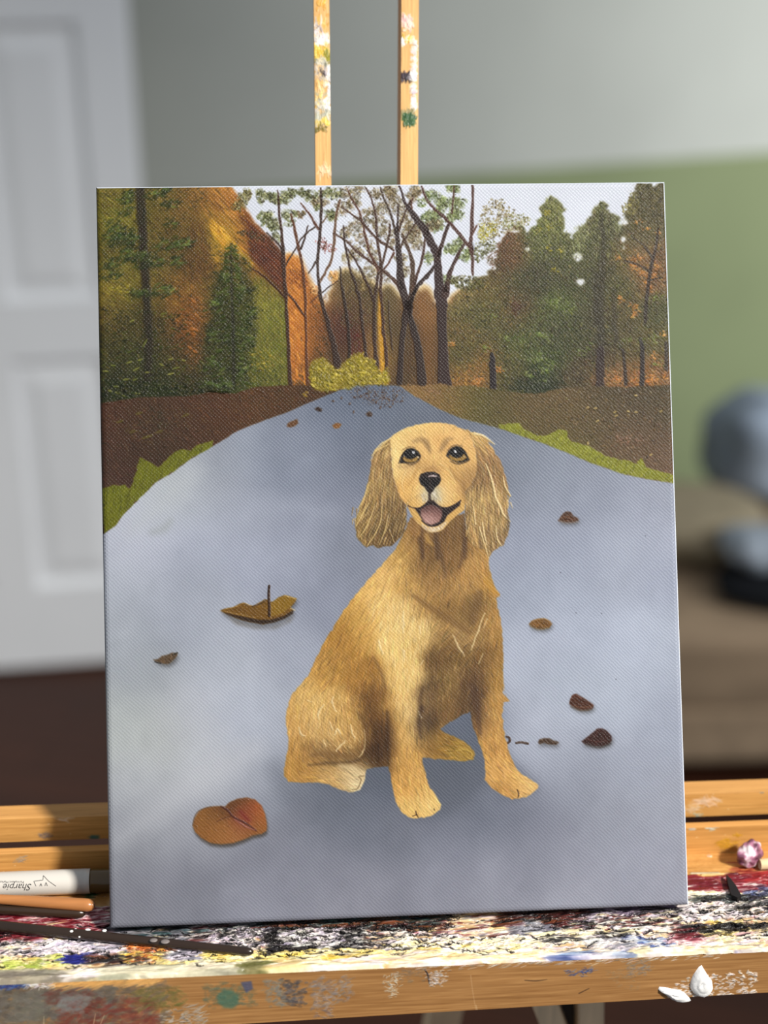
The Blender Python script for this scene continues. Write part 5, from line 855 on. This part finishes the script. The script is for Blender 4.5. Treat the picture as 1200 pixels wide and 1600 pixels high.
blob_on_lip('paint_blob', [(1027,1546),(1031,1541),(1040,1542),(1048,1545),(1060,1546),(1070,1551),(1078,1559),(1079,1563),(1070,1566),(1058,1564),(1049,1561),(1044,1556),(1036,1551)], .0022, whitep, lip)['label'] = 'white paint blob, the flatter one to the left'
blob_on_lip('paint_blob', [(1091,1511),(1096,1508),(1101,1514),(1107,1524),(1113,1532),(1114,1544),(1109,1553),(1101,1558),(1091,1557),(1084,1552),(1079,1543),(1080,1532),(1084,1523)], .0026, whitep, lip)['label'] = 'white paint blob shaped like a drop'
# black sliver of paint standing on the shelf
v = [hit(x, y, (0, 0, 1), (0, 0, ZT+.0016)) for x, y in ((1134,1372),(1141,1378),(1150,1390),(1158,1405),(1152,1408),(1143,1404),(1138,1390))]
n_ = len(v); v2 = [p+np.array((0, 0, .0022)) for p in v]
o = mesh('paint_flake', v+v2, [tuple(range(n_))[::-1], tuple(range(n_, 2*n_))]+[(i, (i+1) % n_, n_+(i+1) % n_, n_+i) for i in range(n_)], plain('black_paint', (26, 24, 24), .35, .1, 100), shelf); o['label'] = 'black flake of paint'
# --- back board and rail
def rail(name, y0, y1, z0, z1, seed, spots, base):
    P = [(XL, y0, z1), (XR, y0, z1), (XR, y0, z0), (XL, y0, z0)]
    o = UE(box(name, (-.40, y0+.0002, z0), (.40, y1, z1-.0002), wood, None, .0008))
    f = wood_film(2200, max(40, int((z1-z0)*4200)), [proj(p) for p in P], seed, base); r_ = f.rng
    for x, yv, rr, c, n in spots: f.scatter(f.full(*f.poly([(x-rr, yv), (x, yv-rr*.5), (x+rr, yv), (x, yv+rr*.5)], 2)), n, rr*.7+2, 3, 0, [c, tuple(q*.9 for q in c)], .75, .6, .05, False, .5)
    for _ in range(60): q = (r_.uniform(0, f.W), r_.uniform(0, f.H)); f.dab(*q, 0, f.k*r_.uniform(2, 4), f.k*r_.uniform(1.5, 3), np.array((236,216,180.)), .7, .5)
    m_ = film_mat(name+'_paint', np.clip(f.c, 0, 255)/255, np.clip(f.h, -.5, 2), .45, .35, .0003)
    s_ = sheet('painted_wood_face', P, 120, 4, f, m_, o); T = [(XL, y1, z1), (XR, y1, z1), (XR, y0, z1), (XL, y0, z1)]
    ft = wood_film(1600, 60, [proj(p) for p in T], seed+1, (206,150,84)); s2 = sheet('painted_wood_top', T, 60, 2, ft, film_mat(name+'_top', np.clip(ft.c, 0, 255)/255, ft.h, .45, .35, .0003), o)
    return o
rail('back_board', YJ, YJ+.005, ZT-.02, 1.1085, 31, [(1135,1318,18,(206,150,40),50),(1152,1305,6,(206,150,40),20),(1110,1290,14,(200,204,190),14),(1080,1290,12,(196,196,186),12),(30,1342,14,(170,150,130),14)], (196,142,76))
rail('back_rail', YJ+.0135, YJ+.0260, 1.1065, 1.1200, 35, [(1105,1252,22,(224,190,160),40),(1080,1262,18,(224,190,150),30),(1090,1272,8,(170,190,180),12),(1190,1235,6,(150,150,140),10),(70,1305,10,(140,120,110),26),(147,1308,9,(70,110,100),30),(100,1277,14,(226,196,160),20)], (196,144,78))
# --- the two uprights that carry the canvas
def upright(name, xb, xt, wd, dep, spots, seed, s0=.052, s1=.62, off=.0255):
    A = np.array([xb, 0, 1.1])-NRM*off; B = np.array([xt, 0, 1.1])-NRM*off+UPV*.45; A_0 = A.copy()
    d = (B-A)/np.linalg.norm(B-A); L0 = A+d*s0; L1 = A+d*s1
    r_ = RT*wd*.5
    F = [L1-r_, L1+r_, L0+r_, L0-r_]
    bm = bmesh.new(); vs = [bm.verts.new(p) for p in F]+[bm.verts.new(p-NRM*dep) for p in F]
    for q in ((0,1,2,3),(7,6,5,4),(0,4,5,1),(1,5,6,2),(2,6,7,3),(3,7,4,0)): bm.faces.new([vs[i] for i in q])
    bmesh.ops.recalc_face_normals(bm, faces=bm.faces); bmesh.ops.bevel(bm, geom=bm.edges[:], offset=.0005, segments=2, affect='EDGES')
    o = UE(from_bm(name, bm, wood_v))
    Q = [p+NRM*.0001 for p in F]; f = wood_film(60, 2400, [proj(p) for p in Q], seed, (206,160,98), True); r2 = f.rng
    for x, y, rx, ry, c, n in spots: f.scatter(f.full(*f.poly([(x-rx, y-ry), (x+rx, y-ry), (x+rx, y+ry), (x-rx, y+ry)], 2)), n, 7, 4, .2, c, .8, .9, .06, False, 1.)
    m_ = film_mat(name+'_paint_%d' % seed, np.clip(f.c, 0, 255)/255, np.clip(f.h, -.5, 2), .45, .35, .0005)
    s_ = sheet('painted_wood_face', Q, 6, 200, f, m_, o, .0004, NRM)
    return o
YO = [(226,186,60),(206,164,50),(238,206,110)]
upright('upright', -.0330, -.0270, .0079, .012, [(502,20,9,20,[(226,170,70),(216,156,70)],26),(497,42,6,8,[(160,150,150),(196,190,186)],16),(502,62,12,7,W_,60),(503,82,12,9,YO,70),(512,92,4,8,[(150,140,50),(120,120,50)],24),(502,100,11,6,[(190,186,170),(120,124,120),(206,196,176)],40),(500,112,10,7,[(196,180,160),(150,146,146),(214,176,120)],40),(507,114,5,3,[(50,46,46)],7),(514,130,2,26,W_,44),(500,134,8,8,[(224,176,110),(200,190,160)],24),(500,154,9,8,[(226,176,90),(170,170,150)],34),(512,165,4,10,W_,30),(498,166,7,5,[(190,186,170)],16),(502,184,12,6,[(176,172,150),(160,160,146),(190,184,160)],60),(502,192,12,3,[(226,190,80)],16),(501,201,8,1.6,[(110,96,40)],14),(505,270,10,8,[(226,190,150)],20)], 41)
upright('upright', .0036, .0180, .0089, .024, [(634,30,9,5,[(232,196,180),(226,180,170)],40),(636,41,8,4,[(232,196,180)],24),(640,62,10,4,W_+YO,26),(626,65,4,4,W_,18),(647,92,2.4,24,W_,50),(636,120,12,3.4,[(56,44,52),(40,34,44)],60),(644,118,6,4,W_,16),(646,148,2.4,24,W_,50),(634,178,12,4,[(130,120,80),(150,140,100)],50),(639,187,8,7,[(50,86,50),(40,70,40),(70,104,66)],80)], 43, .06, .62, .0255)
# --- legs below the shelf
def bar(name, p0, p1, wd, dp, mat):
    p0, p1 = Vector(p0), Vector(p1); d = (p1-p0).normalized(); x = Vector((1, 0, 0)); y = d.cross(x).normalized(); x = y.cross(d)
    bm = bmesh.new(); vs = [bm.verts.new(p+x*a*wd*.5+y*b*dp*.5) for p in (p0, p1) for a, b in ((-1,-1),(1,-1),(1,1),(-1,1))]
    for q in ((0,1,2,3),(7,6,5,4),(0,4,5,1),(1,5,6,2),(2,6,7,3),(3,7,4,0)): bm.faces.new([vs[i] for i in q])
    bmesh.ops.recalc_face_normals(bm, faces=bm.faces); bmesh.ops.bevel(bm, geom=bm.edges[:], offset=.001, segments=1, affect='EDGES')
    return UE(from_bm(name, bm, mat))
pale = plain('pale_leg_wood', (226, 200, 164), .6, .06, 6, stretch=(30, 30, 2))
hp = lambda x, y, d: hit(x, y, (0, 1, 0), (0, d, 0))
a0, a1 = hp(850,1560,.06), hp(880,1640,.06); d_ = (a1-a0)/(a1-a0)[2]; bar('leg', a0+d_*(1.072-a0[2]), a0+d_*(0-a0[2]), .0135, .02, pale)
b0 = hp(909,1560,.06); bar('leg', (b0[0], .06, 1.072), (b0[0]+.06, .12, 0), .0145, .02, pale)
bar('leg', (-.18, .05, 1.072), (-.34, -.10, 0), .02, .02, pale); bar('leg', (.05, .08, 1.105), (.02, .62, 0), .02, .02, pale)
bm = bmesh.new(); q0 = hp(872,1590,.07); bm_box(bm, (q0[0]-.004, .066, q0[2]-.03), (q0[0]+.010, .078, 1.0785), .001); UE(from_bm('hinge_bracket', bm, dark_metal))['label'] = 'black metal bracket'

# ------------------------------------------------------------------ the canvas on the easel
CW, CH, CT = .2794, .3556, .0185; C0 = np.array([.00055, 0, 1.1])
canvas = empty('canvas', (0, 0, 1.1), 'stretched canvas painting of a sitting golden spaniel on an autumn road', 'canvas'); UC = under(canvas)
pc, ph = paint_picture()
pmat = film_mat('oil_painting', pc, np.clip(ph, -.5, 2), .46, .22, .00035, .00094, (CW, CH))
side = plain('primed_canvas_edge', (206, 212, 222), .7, .02, 400, .0001, .2)
def cpos(u, v, d=0.0): return C0+RT*((u-.5)*CW)+UPV*(v*CH)+NRM*d        # u right, v up, d out of the face
def canvas_body():
    r, seg, v, f, uv, mi = .0026, 4, [], [], [], []
    rings = []
    for k in range(seg+1):                                  # rounded rim from the face to the side
        a = k/seg*math.pi/2; rings.append((r-r*math.sin(a), -(r-r*math.cos(a))))
    rings += [(0.0, -.006), (0.0002, -CT+.001), (.0012, -CT)]
    nx, ny = 24, 30
    def loop(ins):
        p = [(i/nx, 0) for i in range(nx)]+[(1, j/ny) for j in range(ny)]+[(1-i/nx, 1) for i in range(nx)]+[(0, 1-j/ny) for j in range(ny)]
        q = []
        for a, b in p:
            x = min(max(a*CW, ins), CW-ins)/CW; y = min(max(b*CH, ins), CH-ins)/CH; q.append((x, y))
        return q
    for ins, d in rings:
        for x, y in loop(ins): v.append(cpos(x, y, d)); uv.append((x, y))
    n = 2*(nx+ny)
    f.append(tuple(range(n))); mi.append(0)
    for k in range(len(rings)-1):
        for i in range(n):
            f.append((k*n+i, (k+1)*n+i, (k+1)*n+(i+1) % n, k*n+(i+1) % n))
            sd = 0 if i < nx else 1 if i < nx+ny else 2 if i < 2*nx+ny else 3
            mi.append(0 if k < (2 if sd in (1, 2) else seg) or sd == 3 else 1)  # pale primed cloth rolls over right and top rims, painting their lit edge
    f.append(tuple(range((len(rings)-1)*n, len(rings)*n))[::-1]); mi.append(1)
    o = mesh('stretched_cloth', v, f, [pmat, side], None, False, uv)
    o.data.polygons.foreach_set('material_index', mi); return UC(o)
body = canvas_body()
NV = NRM/np.linalg.norm(NRM)
def cuv(px, py):
    p = hit(px, py, NRM, C0)-C0; return (p[0]/CW+.5, (p@UPV)/CH)
def film_piece(name, pts, d, parent, label=None, raw=False):
    """one painted shape as its own film of paint, d mm proud of the canvas"""
    q = pts if raw else [cuv(x, y) for x, y in pts]
    e = .0026/CW; e2 = .0026/CH
    q = [(min(max(u, e), 1-e), min(max(v_, e2), 1-e2)) for u, v_ in q]
    w_ = [q[0]]
    for p in q[1:]:
        if math.hypot((p[0]-w_[-1][0])*CW, (p[1]-w_[-1][1])*CH) > 2e-4: w_.append(p)
    q = w_; n = len(q); t = tess([(u*CW, v_*CH) for u, v_ in q])
    v = [cpos(u, v_, d*1e-3) for u, v_ in q]+[cpos(u, v_, -.0002) for u, v_ in q]
    ar = sum((q[i][0]*q[(i+1) % n][1]-q[(i+1) % n][0]*q[i][1]) for i in range(n))
    f = []
    for a, b, c in t:
        A = (q[b][0]-q[a][0])*(q[c][1]-q[a][1])-(q[c][0]-q[a][0])*(q[b][1]-q[a][1])
        f.append((a, b, c) if A > 0 else (a, c, b))
    for i in range(n):
        j = (i+1) % n; f.append((i, n+i, n+j, j) if ar > 0 else (j, n+j, n+i, i))
    o = mesh(name, v, f, pmat, None, False, q+q)
    if parent is body or parent is None: UC(o)
    else:
        o.parent = parent; o.matrix_parent_inverse = Matrix.Identity(4)
    if label: o['label'] = label
    return o
def ribbon(pts, w_):
    p = np.array([(u*CW, v_*CH) for u, v_ in [cuv(x, y) for x, y in pts]]); n = len(p)
    w_ = np.interp(np.linspace(0, 1, n), np.linspace(0, 1, len(w_)), w_)/3226*.5
    d = np.gradient(p, axis=0); d /= np.linalg.norm(d, axis=1)[:, None]+1e-12; nr = np.c_[-d[:, 1], d[:, 0]]
    a = p+nr*w_[:, None]; b = p-nr*w_[:, None]
    return [(x/CW, y/CH) for x, y in list(a)+list(b[::-1])]
left_wood = [(150,280),(362,280),(372,296),(382,310),(392,330),(402,344),(416,358),(430,372),(440,385),(447,400),(452,470),(454,603),(400,604),(330,612),(260,618),(150,626)]
right_wood = [(702,470),(712,462),(722,450),(735,447),(748,430),(765,424),(780,395),(790,365),(806,350),(818,352),(826,364),(838,350),(846,330),(850,312),(858,306),(864,301),(872,304),(880,322),(886,345),(890,360),(896,372),(903,362),(908,352),(918,345),(928,336),(934,316),(941,309),(948,314),(953,326),(968,334),(974,350),(978,335),(984,325),(986,308),(992,296),(996,283),(1060,275),(1060,600),(980,604),(900,602),(850,612),(785,606),(740,598),(704,600)]
film_piece('painted_wood', left_wood, .03, body, 'painted dark autumn wood with an orange hillside'); film_piece('painted_wood', right_wood, .03, body, 'painted green evergreens')
film_piece('painted_conifer', [(364,371),(372,388),(390,402),(392,424),(402,446),(408,478),(412,512),(402,545),(396,566),(392,596),(376,608),(350,616),(322,612),(312,602),(318,572),(322,540),(326,506),(330,474),(336,450),(346,430),(350,402),(358,388)], .05, body)
film_piece('painted_verge', VERGE_L+ROAD_L[::-1]+[(150,835)], .05, body, 'painted brown leaf-strewn verge'); film_piece('painted_verge', VERGE_R+[(1060,760)]+ROAD_R[::-1], .05, body, 'painted olive brown verge')
film_piece('painted_road', ROAD_L+[(560,598),(600,598)]+ROAD_R+[(1100,760),(1100,1480),(140,1480),(140,835)], .04, body, 'painted grey blue road')
film_piece('painted_grass', GRASS_L, .07, body); film_piece('painted_grass', GRASS_R, .07, body)
for pts, w_, col in TRUNKS:
    if max(w_) < 3.9: continue
    film_piece('painted_trunk', ribbon(pts, w_), .06, body, raw=True)
film_piece('painted_bush', BUSH, .08, body, 'painted yellow bush')
for pts, lab, col in LEAF: film_piece('painted_leaf', pts, .08, body, 'painted '+lab)
for pts, col in SMALL_LEAF: film_piece('painted_leaf', pts, .08, body)
dog = film_piece('painted_dog', BODY, .08, body, 'painted golden spaniel sitting with its mouth open')
film_piece('painted_ear', EAR_L, .11, dog); film_piece('painted_ear', EAR_R, .11, dog); film_piece('painted_head', HEAD, .13, dog)
for nm, E in (('painted_eye', EYE_L), ('painted_eye', EYE_R), ('painted_nose', NOSE), ('painted_mouth', MOUTH)): film_piece(nm, E, .15, dog)
film_piece('painted_tongue', TONGUE, .17, dog)

# ------------------------------------------------------------------ marker and brushes on the shelf
MY, MR_, MZ = .0405, .0062, ZT+.0066
mk = empty('marker_pen', (-.16, MY, ZT), 'white felt marker with an olive brown cap lying against the back board', 'marker'); UM = under(mk)
xb = hit(138, 1366, (0, 1, 0), (0, MY-.005, 0))[0]
plast = plain('white_marker_plastic', (206, 200, 190), .3, .01, 20, spec=.5); capm = plain('olive_brown_cap_plastic', (92, 70, 34), .22, .06, 20, spec=.6); ink = plain('black_print', (26, 25, 28), .5, .02, 20)
barrel = UM(lathe('barrel', [(0, .0045), (.01, .0058), (.03, MR_), (.97, MR_), (1, MR_*.985)], (xb-.105, MY, MZ), (xb, MY, MZ), plast, n=48))
UM(lathe('cap', [(0, MR_*.93), (.03, MR_*.97), (.06, MR_*.97), (.12, MR_*.95), (.85, MR_*.86), (.95, MR_*.80), (1, MR_*.55)], (xb, MY, MZ), (xb+.036, MY, MZ), capm, n=48))
def on_barrel(px, py, lift=.00006):
    d = ray(px, py); o_ = CAM_T; dy, dz = d[1], d[2]; oy, oz = o_[1]-MY, o_[2]-MZ; r = MR_
    a, b, c = dy*dy+dz*dz, 2*(oy*dy+oz*dz), oy*oy+oz*oz-r*r; ds = b*b-4*a*c
    t = (-b-math.sqrt(max(ds, 0)))/(2*a); p = o_+d*t; n = np.array([0, p[1]-MY, p[2]-MZ]); n /= np.linalg.norm(n); return p+n*lift, n
def print_line(name, pts, wpx):
    v, f = [], []; P = np.array(pts, float); dd = np.gradient(P, axis=0); dd /= np.linalg.norm(dd, axis=1)[:, None]; nn = np.c_[-dd[:, 1], dd[:, 0]]
    for p, q in zip(P, nn):
        for s_ in (-.5, .5): v.append(on_barrel(*(p+q*wpx*s_))[0])
    for i in range(len(P)-1): f.append((2*i, 2*i+1, 2*i+3, 2*i+2))
    o = mesh(name, v, f, ink, None); o.parent = barrel; return o
def dens(pts, n=6): return [tuple(np.array(a)+(np.array(b)-np.array(a))*i/n) for a, b in zip(pts, pts[1:]) for i in range(n)]+[pts[-1]]
s6 = tile(0, 1320, 6.0)
print_line('printed_star', dens(s6((338,388),(316,342),(402,331),(406,288),(455,340),(525,388))), .9)
for q in (s6((372,388),(384,362),(392,388)), s6((420,386),(432,352),(444,386))): print_line('printed_star', dens(q), .9)
def print_text(body_, x0, y0, size, shear, name):
    """upside-down lettering wrapped on the barrel; x0, y0 = where its first letter's base stands"""
    cu = D.curves.new(name, 'FONT'); cu.body = body_; cu.size = size; cu.shear = shear; cu.resolution_u = 3
    o = D.objects.new(name, cu); COL.objects.link(o); dg = bpy.context.evaluated_depsgraph_get(); me = D.meshes.new_from_object(o.evaluated_get(dg)); D.objects.remove(o)
    bm = bmesh.new(); bm.from_mesh(me); bmesh.ops.subdivide_edges(bm, edges=[e for e in bm.edges if e.calc_length() > 2], cuts=1); bm.to_mesh(me); bm.free()
    for v_ in me.vertices: v_.co = Vector(on_barrel(x0-v_.co.x, y0+v_.co.y)[0])
    me.name = name; p = link(name, me, ink); p.parent = barrel; return p
print_text('Permanent Marker', 37.5, 1376.5, 5.2, 0, 'printed_words'); print_text('Sharpie', 50, 1381, 15, .35, 'printed_words')
def handle(name, p0, p1, prof, mat, parent_u, n=20): return parent_u(lathe(name, prof, p0, p1, mat, n=n))
dkl = plain('dark_brown_lacquer', (44, 32, 24), .22, .1, 30, spec=.55); tan_ = plain('tan_lacquered_wood', (176, 116, 66), .3, .05, 12, spec=.5, stretch=(2, 30, 30)); umber = plain('umber_lacquer', (52, 38, 28), .25, .1, 30, spec=.5)
fer = plain('nickel_ferrule', (170, 168, 160), .25, .03, 60, spec=.5, metal=1.0); hair = plain('brush_hair', (60, 44, 34), .7, .2, 60, stretch=(4, 60, 60))
def brush(label, pa, pb, ra, rb, mat, blen=.24, speck=()):
    """handle's tail at pb (round), widening towards pa and on beyond the frame to ferrule and hair"""
    pa, pb = np.array(pa), np.array(pb); d = (pa-pb)/np.linalg.norm(pa-pb); p1 = pb+d*blen
    rt = empty('paintbrush', tuple(pb), label, 'paintbrush', 'paintbrushes on the easel shelf'); u = under(rt)
    k = np.linalg.norm(pa-pb)/blen
    u(lathe('handle', [(0, rb*.35), (.004, rb*.75), (.012, rb*.97), (.02, rb), (k, ra), (.8, ra*1.12), (.93, ra*.85), (1, ra*.7)], pb, p1, mat, n=24))
    u(lathe('ferrule', [(0, ra*.74), (.1, ra*.80), (.5, ra*.78), (1, ra*.85)], p1, p1+d*.028, fer)); u(lathe('bristles', [(0, ra*.82), (.5, ra*.95), (.85, ra*.6), (1, ra*.1)], p1+d*.028, p1+d*.048, hair))
    return rt
def shelf_pt(px, py, z): return hit(px, py, (0, 0, 1), (0, 0, z))
b1 = brush('long dark brown brush handle crossing the shelf below the canvas corner', shelf_pt(0,1447,ZT+.0046), shelf_pt(396,1487.5,ZT+.0034), .0026, .0020, dkl, .26)
b2 = brush('tan round-ended brush handle lying between the marker and the canvas', shelf_pt(0,1405,ZT+.0085), shelf_pt(148,1415,ZT+.0075), .0024, .0032, tan_, .24)
b3 = brush('umber brush handle half hidden beneath the tan one', shelf_pt(0,1421,ZT+.0034), shelf_pt(133,1427,ZT+.0034), .0026, .0026, umber, .24)
for px, py, L in ((112,1455,.0016),(118,1452,.0010),(137,1453,.0022),(163,1454,.0018),(240,1469,.0030),(258,1471,.0034),(124,1464,.0008)):
    q = shelf_pt(px, py, ZT+.0062); rr = L*.5
    bm = bmesh.new(); bmesh.ops.create_icosphere(bm, subdivisions=2, radius=1.0, matrix=Matrix.Translation(q) @ Matrix.Diagonal((rr*1.3, rr, .0005, 1))); o = from_bm('paint_speck', bm, whitep if L < .0025 else plain('grey_paint_speck', (120, 112, 108), .4), None, True); keep(o, b1)
# brush caked with purple paint at the right
cp = empty('paintbrush', tuple(shelf_pt(1172, 1345, ZT)), 'brush caked with dried purple and white paint at the right end of the shelf', 'paintbrush', 'paintbrushes on the easel shelf'); u = under(cp)
pk = NT('caked_purple_paint')
def _pk(q):
    tc = q.n('ShaderNodeTexCoord'); nz = q.n('ShaderNodeTexNoise'); nz.inputs['Scale'].default_value = 150; nz.inputs['Detail'].default_value = 3; q.l(tc.outputs['Object'], nz.inputs['Vector'])
    cr = q.n('ShaderNodeValToRGB'); e = cr.color_ramp.elements; e[0].position = .40; e[0].color = lin((96, 54, 72)); e[1].position = .62; e[1].color = lin((236, 222, 224)); m_ = e.new(.53); m_.color = lin((178, 120, 142)); q.l(nz.outputs[0], cr.inputs[0]); q.l(cr.outputs[0], q.b.inputs['Base Color']); q.b.inputs['Roughness'].default_value = .4
_pk(pk)
c_ = shelf_pt(1172, 1334, ZT+.0072)
u(lump('caked_bristles', tuple(c_), (.0150, .0105, .0128), pk.m, None, 4, .20, 4, 2.3, .5)); u(lathe('handle', [(0, .0026), (.05, .0030), (.6, .0034), (.97, .0024), (1, .001)], tuple(c_+np.array((.004, -.0045, -.0035))), tuple(c_+np.array((.16, .004, -.003))), plain('pale_handle_wood', (206, 186, 146), .5, .05, 10, stretch=(2, 30, 30))))
